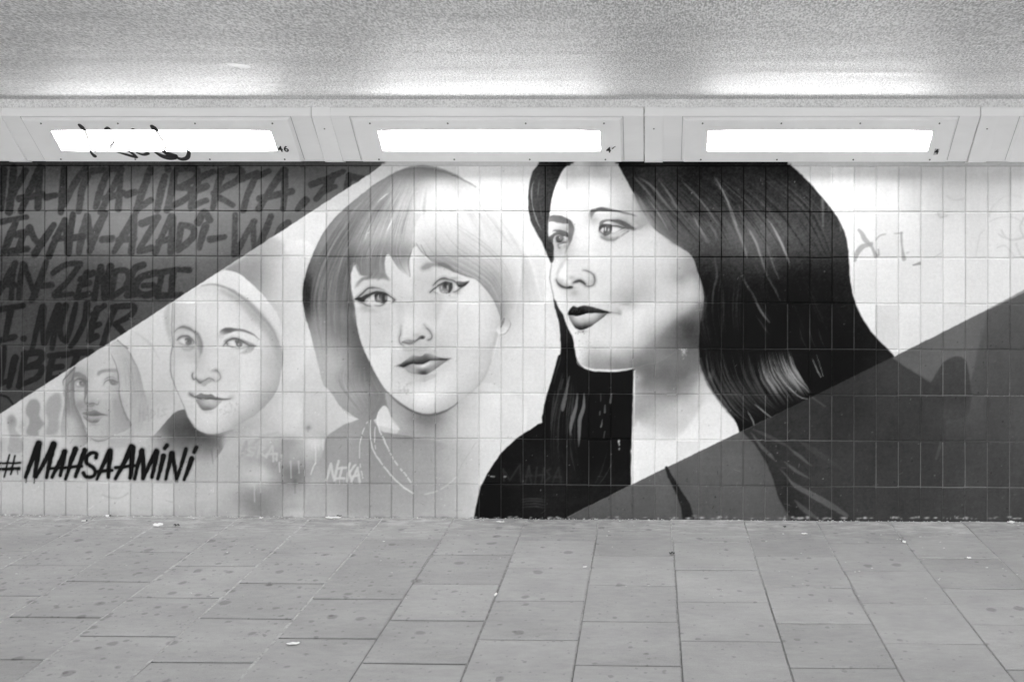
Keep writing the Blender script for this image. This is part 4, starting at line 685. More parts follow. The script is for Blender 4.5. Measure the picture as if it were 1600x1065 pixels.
strk('E1', [(1010,625),(1120,600),(1200,550),(1300,480)], [24,60,60,30], 165, 2, .75); strk('E1', [(300,130),(560,180)], 14, 150, 2, .3)
strk('k', [(352,800),(320,850),(280,920),(266,985)], [20,26,22,8], 188, 3, .75)
strk('N4', [(80,240),(110,290),(150,325),(200,345),(250,350),(300,350)], [8,20,28,26,22,14], 52, 1.2, .92); strk('N4', [(95,230),(150,270),(220,310)], [20,60,40], 165, 4, .55); poly('N4', [(255,330),(300,325),(320,345),(290,362),(250,358)], 48, 1, .9)
strk('N4', [(320,280),(360,258),(410,255),(450,275),(480,300)], [14,26,28,28,22], 66, 1.2, .92); blob('N4', 300, 210, 50, 30, 168, .55); blob('N4', 310, 290, 40, 24, 170, .5); blob('N4', 330, 350, 50, 16, 175, .5); blob('N4', 330, 420, 70, 60, 176, .7); blob('N4', 210, 410, 40, 50, 200, .6); blob('N4', 420, 180, 70, 40, 228, .5)
strk('N4', [(450,105),(520,120),(580,160),(612,210),(615,260),(595,310),(540,328),(490,325)], [4,10,14,18,18,16,12,6], 96, 1.2, .85); blob('N4', 570, 270, 50, 60, 182, .7); blob('N4', 545, 200, 40, 60, 205, .5)
poly('N4', [(240,705),(260,665),(300,612),(330,603),(375,620),(420,605),(480,600),(540,610),(640,632),(740,662),(840,692),(780,702),(700,708),(600,703),(520,705),(440,725),(370,742),(300,738),(250,732)], [(270,690,25),(330,640,38),(380,700,12),(440,640,40),(540,660,55),(500,690,20),(640,660,52),(740,685,30),(600,695,18),(290,725,15)], .9)
poly('N4', [(250,738),(300,742),(375,745),(440,728),(530,708),(700,710),(785,705),(720,770),(640,830),(560,885),(490,920),(420,935),(350,910),(300,850),(270,790)], [(280,755,150),(330,790,190),(400,800,205),(450,770,200),(560,740,215),(650,735,185),(720,730,120),(300,830,110),(360,860,105),(430,840,165),(520,800,190),(400,900,35),(470,890,42),(540,870,75),(600,820,140),(680,780,110),(440,925,35),(620,850,90)], 1)
for k in range(40): blob('N4', rng.normal(340,50), rng.normal(670,25), 4, 4, 120, .7)
strk('N4', [(780,703),(850,692),(920,698),(965,712)], [10,6,5,3], 66, .9, .9); blob('N4', 900, 660, 60, 60, 195, .7); blob('N4', 955, 680, 36, 40, 160, .6); blob('N4', 1045, 578, 60, 14, 150, .6); blob('N4', 1120, 450, 160, 50, 182, .3, -.6); blob('N4', 460, 955, 60, 24, 178, .7)
for k in range(10): blob('l', rng.uniform(420,500), rng.uniform(625,660), 3, 6, 70, .8)
for k in range(40): blob('l', rng.uniform(450,620), rng.uniform(690,890), 5, 4, 175, .6)
strk('l', [(236,0),(216,110),(213,200),(226,280),(246,365)], [5,6,6,6,8], 105, 1, .8)
poly('l', [(240,350),(246,420),(266,480),(286,560),(296,650),(299,760),(294,830),(280,900),(262,960),(440,980),(430,860),(412,760),(405,700),(385,650),(350,580),(320,490),(280,430),(256,370)], [(260,420,50),(300,520,38),(330,620,34),(370,720,22),(300,700,28)], .9, 1, False)
strk('l', [(410,770),(428,850),(450,895),(500,940),(570,962),(660,970),(780,968),(912,944)], [6,6,7,8,8,8,6,6], 18, 1, .9)
strk('l', [(300,810),(290,880),(265,960),(240,1060)], [3,10,10,4], 62, 1.3, .8)
# big mass of hair, right side; paler upper rows carry a painted reflection
HT = [('c', [(700,470,24),(780,560,48),(850,650,56),(960,520,50),(980,700,64),(1100,540,34),(1100,650,44),(1250,520,34),(1250,680,44),(1400,540,38),(1400,700,42),(1550,540,38),(1560,700,48),(830,760,90),(900,840,104),(960,800,96),(1050,850,92),(1100,960,84),(1200,850,86),(1250,960,80),(1380,850,84),(1380,980,82),(1520,850,90),(1560,980,90)]),
      ('n', [(650,180,42),(760,240,48),(560,200,42),(650,340,66),(650,450,74),(760,340,62),(780,450,64),(870,420,58),(880,560,40),(760,600,30),(640,600,28),(500,600,36),(400,600,38),(300,600,42),(180,560,48),(120,620,30),(120,750,12),(200,850,18),(350,850,16),(500,850,14),(650,850,16),(800,850,22),(900,800,24),(1000,950,24),(1100,1030,28),(800,950,18),(500,950,12)]),
      ('o', [(150,50,18),(140,150,18),(200,220,16),(300,100,10),(400,100,24),(500,150,24),(600,150,18),(700,100,16),(850,80,20),(300,300,24),(400,300,26),(270,350,14)])]
poly('w', [(958,246),(965,256),(979,282),(990,302),(999,322),(1012,345),(1025,360),(1042,372),(1059,384),(1081,400),(1090,424),(1096,442),(1100,462),(1098,490),(1094,505),(1092,540),(1093,565),(1098,580),(1106,596),(1118,617),(1136,640),(1151,662),(1160,690),(1180,682),(1212,666),(1268,637),(1300,620),(1342,600),(1392,572),(1398,557),(1369,527),(1351,503),(1335,468),(1329,440),(1327,413),(1324,381),(1318,358),(1302,330),(1275,297),(1249,270),(1230,254),(1218,246)], HT, .9)
# soft transition at the temple and cheek
poly('S', [(515,165),(560,200),(640,280),(700,360),(760,420),(700,395),(640,345),(600,315),(560,285),(535,225)], [(530,190,150),(560,240,165),(590,290,165),(640,320,128),(700,370,115),(640,290,110)], 4, .75)
blob('S', 575, 300, 40, 26, 176, .7)
hairs('S', [[(515,150),(545,230),(600,310)],[(540,150),(590,240),(660,350)],[(570,150),(650,250),(730,390)]], 50, (70,215), .9, (.2,.6)); strk('w', [(1094,440),(1100,470),(1098,500)], [4,8,3], 120, 3, .4)
strk('w', [(1094,560),(1104,592),(1124,624),(1146,652)], [4,6,6,3], 70, 1.5, .6); blob('w', 1110, 588, 5, 8, 200, .3)
G1 = [[(985,262),(1030,330),(1080,390)],[(1000,262),(1060,330),(1120,400)],[(1040,268),(1110,330),(1150,400)],[(1090,262),(1160,320),(1220,400)],[(1150,262),(1230,330),(1290,420)],[(1210,262),(1290,330),(1320,430)]]
hairs('w', G1, 120, (55,125), 1.2, (.12,.35)); hairs('w', G1, 80, (12,30), 1.4, (.2,.5), (.1,.5), (.6,1))
for fr, s, w, t in (('c', [(755,540),(830,620),(900,710),(980,830)], [3,16,14,3], 150),('c', [(800,550),(880,610),(950,700),(1040,800)], [3,22,20,3], 155),('c', [(915,560),(980,650),(1020,720),(1075,780)], [3,18,20,4], 150),('c', [(765,640),(810,700),(850,760),(890,800)], [3,12,10,3], 150),('c', [(890,680),(960,780),(1000,860)], [3,12,3], 135),
    ('c', [(1060,570),(1140,650),(1190,710),(1250,790),(1300,860)], [3,12,14,14,3], 160),('c', [(1265,550),(1310,620),(1350,700),(1370,770)], [3,9,10,4], 190),('c', [(1370,770),(1400,860),(1440,960),(1470,1050)], [4,18,16,6], 158),('c', [(1130,800),(1180,870),(1230,960)], [3,10,3], 165),('c', [(1420,730),(1440,800)], [5,3], 130),('c', [(1480,870),(1520,950),(1550,1040)], [4,12,8], 165),('c', [(900,800),(950,860)], [5,3], 130),('c', [(1200,790),(1260,880),(1280,950)], [3,8,3], 130),
    ('n', [(478,315),(520,380),(560,460),(595,550)], [3,9,10,3], 235),('n', [(300,330),(330,400),(370,500)], [8,18,4], 130),('n', [(385,380),(420,450),(450,540),(475,620)], [4,14,12,4], 165),('n', [(475,460),(500,540),(540,640)], [4,10,3], 130),('n', [(480,630),(520,700),(550,760)], [8,12,3], 110),
    ('n', [(350,640),(400,720),(450,820),(490,870)], [6,8,14,3], 118),('n', [(415,760),(450,820),(490,870)], [4,12,3], 145),('n', [(415,830),(455,890),(490,940)], [3,10,3], 100),('n', [(195,520),(205,620),(188,700),(182,770)], [3,14,10,4], 105),('n', [(235,660),(242,800),(235,920)], [3,14,5], 66),('n', [(150,440),(100,340),(80,300)], [3,8,3], 170),('n', [(140,330),(190,380),(215,430)], [3,8,3], 130),
    ('n', [(320,560),(350,640),(380,700)], [3,10,3], 80),('n', [(400,540),(440,620)], [4,3], 90),('n', [(690,130),(740,190)], [3,5], 80),('n', [(200,100),(240,170),(290,280),(310,350)], [3,6,8,12], 150)):
    strk(fr, s, [x*.62 for x in w], t, 1.6, .62)
    sc_ = FR[fr][2]
    for k in range(4):
        ox, oy = rng.normal(0, 3.2)*sc_, rng.normal(0, 1.5)*sc_; n0 = rng.integers(0, 2) if len(s) > 2 else 0
        strk(fr, [(p_[0]+ox, p_[1]+oy) for p_ in s[n0:]], [1, .45*sc_, .6*sc_, 1], t*rng.uniform(.6, .95), .8, .5)
hairs('n', [[(120,780),(110,900),(160,1060)],[(220,560),(190,760),(230,1060)],[(340,640),(330,850),(360,1060)]], 45, (35,85), 1.2, (.2,.5)); 
hairs('n', [[(400,600),(450,800),(520,1000)],[(600,600),(680,800),(760,1000)],[(800,560),(880,760),(1000,1000)]], 50, (28,50), 1.3, (.2,.5))
hairs('o', [[(120,20),(140,150),(240,310),(330,380)],[(200,0),(240,150),(320,260),(420,330)],[(330,0),(360,140),(420,250),(480,300)]], 130, (40,125), 1.0, (.25,.7), (0,.5), (.6,1))
hairs('o', [[(360,40),(380,150),(430,230),(470,290)],[(450,20),(480,110),(540,200),(580,255)],[(520,20),(545,100),(590,180),(625,225)]], 170, (80,215), .85, (.25,.75), (0,.45), (.6,1))
for s in ([(355,270),(390,300),(430,330)],[(440,100),(500,180),(560,235),(600,245)],[(500,80),(540,150),(605,215)],[(620,60),(645,120),(660,145)],[(320,300),(345,350),(350,375)],[(640,40),(670,140)]): strk('o', s, [2,6,3], 175, .8, .8)
for k in range(3): strk('n', [(650+k*50,900),(665+k*50,960),(690+k*50,1010)], [2,5,2], 60, 1, .8)
# --- lower right dark panel
poly('w', [(884,809),(986,757),(1092.5,705),(1159,673),(1397.5,557),(1431,540),(1600,457),(2060,230),(2060,860),(780,860)],
     [('o', [(-300,800,84),(-150,760,88),(-100,650,92),(50,600,92),(200,500,95),(350,700,90),(100,750,84),(430,600,88),(200,700,90),(700,300,62),(600,500,60),(700,700,66),(900,700,62),(900,400,60),(1100,60,100),(1250,30,106),(1340,80,104),(1450,60,88),(1580,60,80),(1450,300,76),(1580,300,82),(1580,500,76),(1450,700,68),(1580,780,68),(1250,330,72),(1250,550,62),(1100,400,62),(1050,200,68),(900,200,62),(1100,700,62),(2200,0,86),(2200,700,70),(2700,300,84),(1400,180,86)])], .6, 1, False)
poly('o', [(990,52),(1040,92),(1130,148),(1200,190),(1240,235),(1240,420),(1220,600),(1180,800),(1180,900),(560,900),(515,790),(490,750),(462,700),(437,612),(402,530),(350,452),(296,396)],
     [(350,410,48),(450,560,46),(500,700,44),(560,780,46),(600,350,50),(600,500,54),(800,300,52),(900,150,54),(1000,100,58),(700,650,60),(900,500,58),(1100,300,58),(1100,600,58),(900,780,60),(1180,400,60)], 1.2, .95, False)
FR['V'] = (800, 250, 1.895)
poly('V', [(1128,585),(1412,440),(1395,520),(1375,600),(1358,655),(1300,670),(1262,668),(1228,646),(1180,620)], [(1200,570,98),(1300,530,104),(1390,470,100),(1360,600,98),(1230,630,100)], 1.0, .95, False)
poly('V', [(1412,440),(1560,360),(1560,700),(1340,700),(1360,650)], [(1440,480,84),(1500,600,78),(1400,650,74)], 1.6, .6, False)
poly('V', [(1228,690),(1250,640),(1268,612),(1290,590),(1318,582),(1342,592),(1352,625),(1358,700),(1340,760),(1230,760)], [(1290,610,64),(1320,660,62),(1280,720,62)], 2, .9)
poly('o', [(1190,200),(1200,140),(1220,85),(1255,68),(1280,50),(1310,52),(1330,80),(1342,130),(1352,190),(1350,260),(1240,260)], [(1240,100,66),(1300,80,68),(1280,160,62),(1320,220,62)], 1.5, .8)
poly('o', [(1350,200),(1365,110),(1388,0),(1400,-80),(1500,-80),(1500,200),(1420,300)], [(1390,80,80),(1450,0,80),(1450,180,74)], 1.2, .4, False)
for s, w, t in (([(335,400),(380,460),(425,505),(448,532)], [3,14,16,2], 92),([(345,385),(420,420),(520,470)], [4,18,6], 72),([(510,470),(560,510),(615,555)], [3,16,4], 88),([(490,535),(540,575),(608,615)], [3,16,4], 90),([(505,610),(540,645),(620,690),(700,735),(780,785)], [4,18,26,28,16], 94),([(538,712),(580,755),(650,805)], [3,22,10], 84),([(470,570),(500,600),(540,650)], [2,6,2], 95),([(560,440),(650,500),(800,600)], [4,30,4], 66),([(620,240),(680,280)], 8, 78),([(1195,520),(1215,450)], 14, 78)):
    strk('o', s, w, t, 1, .85)
strk('m', [(1205,680),(1225,730),(1258,790),(1290,850),(1325,920),(1345,1010)], [18,28,34,40,62,74], 36, .9, 1, False)
blob('o', 1250, 330, 90, 60, 84, .35); blob('o', 1350, 320, 60, 40, 84, .3)
for (x_, y_, rx_, ry_) in ((160, 620, 66, 74), (175, 640, 50, 60)): blob('w', x_, y_, rx_, ry_, 120, .10)
blob('w', 355, 600, 110, 110, 140, .07); blob('w', 655, 520, 110, 120, 150, .06)
# --- hashtag
TAG = [([(0,495),(128,490)],14),([(-2,530),(120,526)],22),([(60,440),(42,510),(26,580)],12),([(95,445),(80,510),(66,562)],12),([(110,535),(110,562)],4),
 ([(240,370),(200,470),(160,578)],[42,34,26]),([(243,370),(232,470),(215,575)],[44,36,24]),([(335,372),(280,480),(225,580)],[38,30,22]),([(335,375),(312,480),(290,582)],[44,32,24]),
 ([(405,420),(365,500),(325,580)],[36,26,22]),([(402,422),(390,500),(376,570)],[38,30,24]),([(300,528),(392,520)],20),([(472,405),(440,500),(410,592)],[42,30,22]),([(530,412),(500,500),(472,575)],[38,32,26]),([(400,522),(512,512)],22),
 ([(600,460),(602,432),(575,428),(545,450),(542,490),(580,520),(595,548),(575,578),(540,578),(522,555)],28),
 ([(685,418),(645,500),(605,592)],[38,30,20]),([(690,420),(682,500),(676,578)],[40,34,28]),([(612,545),(700,538)],24),
 ([(822,392),(775,490),(722,590)],[42,32,24]),([(828,395),(824,490),(815,585)],[44,38,30]),([(722,520),(840,508)],24),
 ([(888,415),(862,500),(842,592)],[36,28,22]),([(888,418),(895,500),(893,588)],[36,34,26]),([(978,418),(935,500),(895,590)],[36,30,22]),([(982,420),(968,500),(950,580)],[38,30,26]),
 ([(1022,448),(1005,520),(986,590)],[38,30,22]),([(1044,382),(1030,400)],[30,24]),
 ([(1072,432),(1055,510),(1035,592)],[34,28,22]),([(1078,432),(1090,510),(1102,590)],[32,28,22]),([(1162,405),(1135,500),(1105,590)],[30,26,20]),
 ([(1198,465),(1175,530),(1150,595)],[38,30,22]),([(1228,392),(1214,424)],[28,26]),
 ([(165,585),(163,612)],5),([(215,575),(213,618)],5),([(1096,590),(1096,612)],4),([(1106,590),(1107,612)],4)]
TAG = [(s, (np.array(w)*.86).tolist() if not np.isscalar(w) else w*.8) for s, w in TAG]
for s, w in TAG: strk('f', s, (np.array(w)+14).tolist() if not np.isscalar(w) else (w+14 if w > 10 else w), 40, 3.0, .2)
pre_tag = cv.copy()
for s, w in TAG: strk('f', s, w, 6, .75, 1)
TAG_MASK = (np.abs(pre_tag - cv) > 20) & (cv < 60)
# --- marks on the right, and painted shade along the top
for fr, s, w, t in (('n', [(968,375),(985,395),(1000,425),(1040,470),(1060,515)], [14,22,26,16,22], 160),('n', [(1035,450),(990,465),(960,500),(948,540)], [22,26,28,14], 162),('n', [(1110,398),(1080,405),(1060,430)], [8,8,5], 170),('n', [(1072,480),(1074,510)], 8, 150),('n', [(1158,394),(1200,392)], 4, 150),('n', [(1195,392),(1200,460),(1210,530)], [16,10,22], 158),('n', [(1225,500),(1235,495)], 8, 190),
    ('d', [(1380,790),(1400,740),(1450,690),(1520,658),(1600,680)], 12, 205),('d', [(1385,825),(1450,800),(1540,800),(1600,850)], 10, 205),('d', [(1600,800),(1575,860),(1600,930)], 12, 200),('d', [(1460,880),(1480,920),(1530,940),(1600,920)], 14, 200),('d', [(1440,900),(1470,925)], 10, 198),('d', [(1430,990),(1480,975),(1540,1040)], 10, 204),('d', [(1550,960),(1570,1020),(1610,1060)], 12, 203),('d', [(1300,1040),(1320,920),(1350,880)], 10, 212)):
    strk(fr, s, w, t, 1.1, .75)
poly('n', [(1255,562),(1300,545),(1302,562),(1258,568)], 150, .7, .9, False)
blob('d', 1100, 780, 50, 30, 205, .6); strk('d', [(1062,770),(1075,798),(1120,788)], 10, 185, 1.2, .7); strk('d', [(1110,660),(1160,690),(1230,680)], 14, 195, 1.5, .6, True, False, .7); blob('d', 870, 540, 300, 70, 200, .7); blob('d', 1400, 540, 260, 60, 196, .75); blob('d', 740, 620, 60, 140, 212, .6); blob('d', 1560, 640, 120, 90, 210, .6); blob('d', 1000, 620, 120, 60, 214, .5)  # the wide blobs near the top paint the shade below the casing
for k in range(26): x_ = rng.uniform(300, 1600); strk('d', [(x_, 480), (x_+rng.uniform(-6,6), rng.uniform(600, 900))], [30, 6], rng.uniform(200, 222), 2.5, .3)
# --- painted gloss speckle, then wear: scuffs, chipped foot of the wall, rubbed joints handled in the material
nz = rng.normal(0, 1, (CH, CW)).astype(np.float32)
def blur(a, r):
    k = np.ones(2*r+1)/(2*r+1)
    p = np.pad(a, r, mode='edge')
    p = np.apply_along_axis(lambda v: np.convolve(v, k, 'valid'), 1, p)
    return np.apply_along_axis(lambda v: np.convolve(v, k, 'valid'), 0, p).astype(np.float32)
def vnoise(sx, sy, seed):
    r2 = np.random.default_rng(seed); g = r2.normal(0, 1, (int(CH/sy)+3, int(CW/sx)+3))
    xx = np.arange(CW)/sx; yy = np.arange(CH)/sy; i = xx.astype(int); j = yy.astype(int)
    fx = xx-i; fy = (yy-j)[:,None]; fx = fx*fx*(3-2*fx); fy = fy*fy*(3-2*fy)
    G = g[:, i]*(1-fx)+g[:, i+1]*fx
    return (G[j]*(1-fy)+G[j+1]*fy).astype(np.float32)
wx_, wy_ = vnoise(6, 6, 21)*.26 + vnoise(16, 16, 23)*.15, vnoise(6, 6, 22)*.26 + vnoise(16, 16, 24)*.15
gx_, gy_ = np.arange(CW)[None]+wx_, np.arange(CH)[:,None]+wy_
gx_ = np.clip(gx_, 0, CW-1.01); gy_ = np.clip(gy_, 0, CH-1.01); i_ = gx_.astype(int); j_ = gy_.astype(int); fx_ = gx_-i_; fy_ = gy_-j_
cv = ((cv[j_,i_]*(1-fx_)+cv[j_,i_+1]*fx_)*(1-fy_) + (cv[j_+1,i_]*(1-fx_)+cv[j_+1,i_+1]*fx_)*fy_).astype(np.float32)
cv += vnoise(90, 60, 1)*1.6 + vnoise(26, 40, 2)*1.5 + vnoise(5, 9, 3)*1.1 + vnoise(34, 3, 4)*.8 + nz*1.2
gr_ = blur(rng.normal(0, 1, (CH, CW)).astype(np.float32), 1)*3  # gloss speckle of the dark upper tiles, put into their colour
cv += gr_*np.clip((130-cv)/60, 0, 1)*4.2*(1-.6*np.clip((np.arange(CH)[:,None]+CY0-420)/120, 0, 1))
tone0 = cv.copy()
for k in range(520):   # pale flecks on the dark paint, dark flecks on the pale paint, denser towards the foot
    x = rng.uniform(0, 1600); y = 800 - abs(rng.normal(0, 1))*130 if rng.random() < .6 else rng.uniform(262, 800)
    if not (CY0 < y < CY1): continue
    t0 = tone0[int(y-CY0), int(x-CX0)]
    dark = t0 < 60
    t = rng.uniform(90, 190) if dark else (t0 - rng.uniform(25, 90) if rng.random() < .6 else min(245, t0+50))
    if rng.random() < .75: blob('w', x, y, rng.uniform(.5, 1.1), rng.uniform(.5, 1.3), t, .8)
    else: strk('w', [(x,y),(x+rng.normal(0,6),y+rng.normal(0,3))], .8, t, .6, .5)
for k in range(150):   # chips along the foot
    x = rng.uniform(735, 1600); w_ = rng.uniform(1, 6)
    if rng.random() < .35: x = rng.choice([752, 800, 868, 875, 1070, 1246, 1252, 1290, 1410, 1500]) + rng.normal(0, 6)
    y = 810 - abs(rng.normal(0, 1.6))
    blob('w', x, y, w_*.7, rng.uniform(.6, 1.8), rng.uniform(130, 215), .85)
for k in range(120):
    x = rng.uniform(-200, 735); blob('w', x, 806 + x*.005 - abs(rng.normal(0, 1.5)), rng.uniform(2, 8), rng.uniform(.7, 2), rng.uniform(110, 220), .6)
# grime above the floor
Yc = (np.arange(CH)+CY0)[:,None]; 
cv -= np.clip((Yc-778)/34, 0, 1)*(10 + 8*vnoise(40, 12, 9))*(cv > 110)
cv = np.clip(cv, 3, 252)
# ---------------------------------------------------------------- tiled wall with the mural
TP, RP, TX0, TZ0 = .1221, .2525, -3.628, 1.7037          # tile pitch, row pitch, a vertical joint, a horizontal joint
def to_albedo(v):
    v = np.asarray(v)/255.; lin = np.where(v > .04045, ((v+.055)/1.055)**2.4, v/12.92)
    return np.clip(lin*PAINT_GAIN - .0045, .0018, .86)
def lines(o, p, lo, hi, n, half=.0040, bv=.0026):
    out = []                                             # (position, depth weight, joint index)
    k0 = math.floor((lo-o)/p); 
    for k in range(k0, math.ceil((hi-o)/p)+1):
        c = o + k*p
        for d, w in ((-half, 0), (-half+bv, 1), (half-bv, 1), (half, 0)): out.append((c+d, w, k))
        for i in range(1, n): out.append((c+half + (p-2*half)*i/n, 0, k))
    return [q for q in out if lo <= q[0] <= hi]
def sample(PX, PY):
    x = np.clip(PX-CX0-.5, 0, CW-1.01); y = np.clip(PY-CY0-.5, 0, CH-1.01); i = x.astype(int); j = y.astype(int); fx = x-i; fy = y-j
    return (cv[j,i]*(1-fx)+cv[j,i+1]*fx)*(1-fy) + (cv[j+1,i]*(1-fx)+cv[j+1,i+1]*fx)*fy
rj = np.random.default_rng(5)
JX = rj.normal(0, .0007, (260, 40)); JZ = rj.normal(0, .0009, (260, 40)); JY = rj.normal(0, .00045, (260, 40)); TXX = rj.normal(0, .0005, (260, 40)); TZZ = rj.normal(0, .0004, (260, 40)); TN = rj.normal(0, .018, (260, 40))
def wallgrid(lo, hi, nx, nz):
    ZT = 2.02
    lx = [(lo, 0, math.floor((lo-TX0)/TP))] + [q for q in lines(TX0, TP, lo, hi, nx) if lo+.0005 < q[0] < hi-.0005] + [(hi, 0, math.floor((hi-TX0)/TP))]
    lz = [q for q in lines(TZ0, RP, -.02, 1.957, nz) if q[0] < 1.9525]
    lz = [(-.03, 0, lz[0][2])] + [q for q in lz if q[0] > -.028] + [(1.953, 0, 0), (1.955, 1, 0), (1.958, 1, 0), (1.960, -1.6, 0), (1.975, -1.8, 0), (1.99, -1.8, 0), (ZT, -1.8, 0)]
    x = np.array([q[0] for q in lx]); wx = np.array([q[1] for q in lx], float); kx = np.array([q[2] for q in lx]); z = np.array([q[0] for q in lz]); wz = np.array([q[1] for q in lz], float); kz = np.array([q[2] for q in lz])
    X, Z = np.meshgrid(x, z); WX, WZ = np.meshgrid(wx, wz)
    KX, KZ = np.meshgrid(kx+120, kz+20)
    top = Z >= 1.953
    fxx = (X - (TX0 + (KX-120)*TP))/TP; fzz = (Z - (TZ0 + (KZ-20)*RP))/RP
    w = np.maximum(np.where(top, 0, WX), WZ)
    jit = (1-fzz)*JZ[KX, KZ] + fzz*JZ[KX, np.minimum(KZ+1, 39)]
    Zn = np.where(top | (Z < .01), Z, Z + jit)
    tile = JY[KX, KZ] + TXX[KX, KZ]*(fxx-.5)*2 + TZZ[KX, KZ]*(fzz-.5)*2
    Y = .0044*w - np.where(top | (w > .5), 0, tile)
    Y = np.where(top, .0024*WZ, Y)
    px, py = project(X.ravel(), np.zeros(X.size), Zn.ravel())
    v = sample(px, py); t = v.copy()
    jn = (w.ravel() > .5)
    # worn joints: dark paint has flaked to pale grout low on the wall, grime sits in the upper ones
    low = np.clip((py-380)/120, 0, 1); wear = .5 + .5*np.sin(KX.ravel()*12.9898 + KZ.ravel()*78.233)
    v = np.where(jn & (t < 75), t + (52*low*(.2+.8*wear) - t*.85*(1-low)), v)
    v = np.where(jn & (t >= 75) & (t < 140), t + 26*low*wear - 30*(1-low), v)
    v = np.where(jn & (t >= 140), t - 4 - 10*wear, v)
    # tile by tile difference in glaze; shade painted on the strip under the casing
    v = v * (1 + np.where(top.ravel(), -.06, TN[KX, KZ].ravel()))
    P = np.stack([X.ravel(), Y.ravel(), Zn.ravel()], 1).astype(np.float32)
    return P, X.shape, to_albedo(np.clip(v, 2, 252)).astype(np.float32), px, py
def inside(pts, px, py):
    p = np.array(pts); r = np.zeros(px.shape, bool)
    for i in range(len(p)):
        ax, ay = p[i]; bx, by = p[(i+1) % len(p)]
        if ay == by: continue
        r ^= ((py < ay) != (py < by)) & (px < ax + (py-ay)*(bx-ax)/(by-ay))
    return r
def build(name, P, faces, alb, parent=None):
    used = np.unique(faces); remap = np.full(len(P), -1, np.int64); remap[used] = np.arange(len(used))
    f = remap[faces]; me = bpy.data.meshes.new(name)
    me.vertices.add(len(used)); me.vertices.foreach_set('co', P[used].ravel())
    me.loops.add(f.size); me.loops.foreach_set('vertex_index', f.ravel().astype(np.int32))
    me.polygons.add(len(f)); me.polygons.foreach_set('loop_start', np.arange(0, f.size, 4, dtype=np.int32))
    me.update(calc_edges=True)
    a = me.attributes.new('paint', 'FLOAT', 'POINT'); a.data.foreach_set('value', alb[used])
    return link(name, me, MT_TILE, parent)
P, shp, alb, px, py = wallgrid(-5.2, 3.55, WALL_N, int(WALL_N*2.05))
idx = np.arange(shp[0]*shp[1]).reshape(shp)
faces = np.stack([idx[:-1,:-1], idx[:-1,1:], idx[1:,1:], idx[1:,:-1]], -1).reshape(-1, 4)
fx = px[faces].mean(1); fy = py[faces].mean(1); fv = sample(fx, fy)
REG = [('hashtag_lettering', 'black spray painted hashtag #MAHSAAMINI', TAG_MASK),
 ('small_portrait', 'small painted face of a woman with long light hair, leftmost in the mural', [(96,690),(95,640),(98,590),(116,576),(180,535),(196,542),(215,580),(228,620),(222,668),(212,672),(200,690),(160,700),(130,694)]),
 ('headscarf_portrait', 'painted face of a woman in a pale headscarf', [(236,682),(262,655),(288,640),(266,600),(264,560),(268,500),(268,474),(318,440),(350,421),(378,427),(416,464),(440,500),(446,560),(434,620),(412,650),(372,672),(340,710),(330,730),(300,700),(270,690)]),
 ('bob_portrait', 'painted woman with a pale bob haircut, a fringe and necklaces', [(473,455),(488,400),(520,345),(580,290),(635,263),(685,262),(742,290),(790,335),(830,410),(850,480),(868,560),(850,640),(846,662),(800,690),(760,740),(742,806),(560,806),(500,806),(505,690),(560,655),(530,630),(500,580)]),
 ('large_portrait', 'large painted woman with long black hair looking left, filling the middle of the mural', [(850,240),(1220,240),(1250,270),(1302,330),(1324,381),(1329,440),(1351,503),(1398,557),(1160,674),(986,757),(884,810),(738,810),(748,770),(785,708),(846,661),(860,600),(893,560),(885,500),(862,410),(826,330),(832,270)]),
 ('lettering_panel', 'dark grey painted panel covered in black brush lettering', [(-460,200),(660,200)] + EDGE + [(-460,930)]),
 ('dark_corner_panel', 'dark painted corner at the lower right with a shadowed shoulder and strands of hair', [(884,810),(986,757),(1092.5,705),(1159,673),(1397.5,557),(1431,540),(1600,457),(2060,230),(2060,860),(884,860)])]
done = np.zeros(len(faces), bool); parts = []
for nm, lb, poly_ in REG:
    k = (TAG_MASK[np.clip(fy-CY0, 0, CH-1).astype(int), np.clip(fx-CX0, 0, CW-1).astype(int)] > .5) if nm == 'hashtag_lettering' else inside(poly_, fx, fy)
    k &= ~done; done |= k; parts.append((nm, lb, k))
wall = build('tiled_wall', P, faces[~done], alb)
tag(wall, 'long tiled wall with a black and white mural of four women, under the row of lamps', 'wall')
for nm, lb, k in parts:
    if k.any(): o = build(nm, P, faces[k], alb, wall); o['label'] = lb
for lo, hi in ((XL, -5.2), (3.55, XR)):
    P2, s2, a2, _, _ = wallgrid(lo, hi, 3, 6); ix = np.arange(s2[0]*s2[1]).reshape(s2)
    build('tiled_wall_end', P2, np.stack([ix[:-1,:-1], ix[:-1,1:], ix[1:,1:], ix[1:,:-1]], -1).reshape(-1, 4), a2, wall)
bm = bmesh.new(); addbox(bm, XL, XR, .02, .3, -.06, 2.3); bmobj('wall_core', bm, MT_CONC, wall)

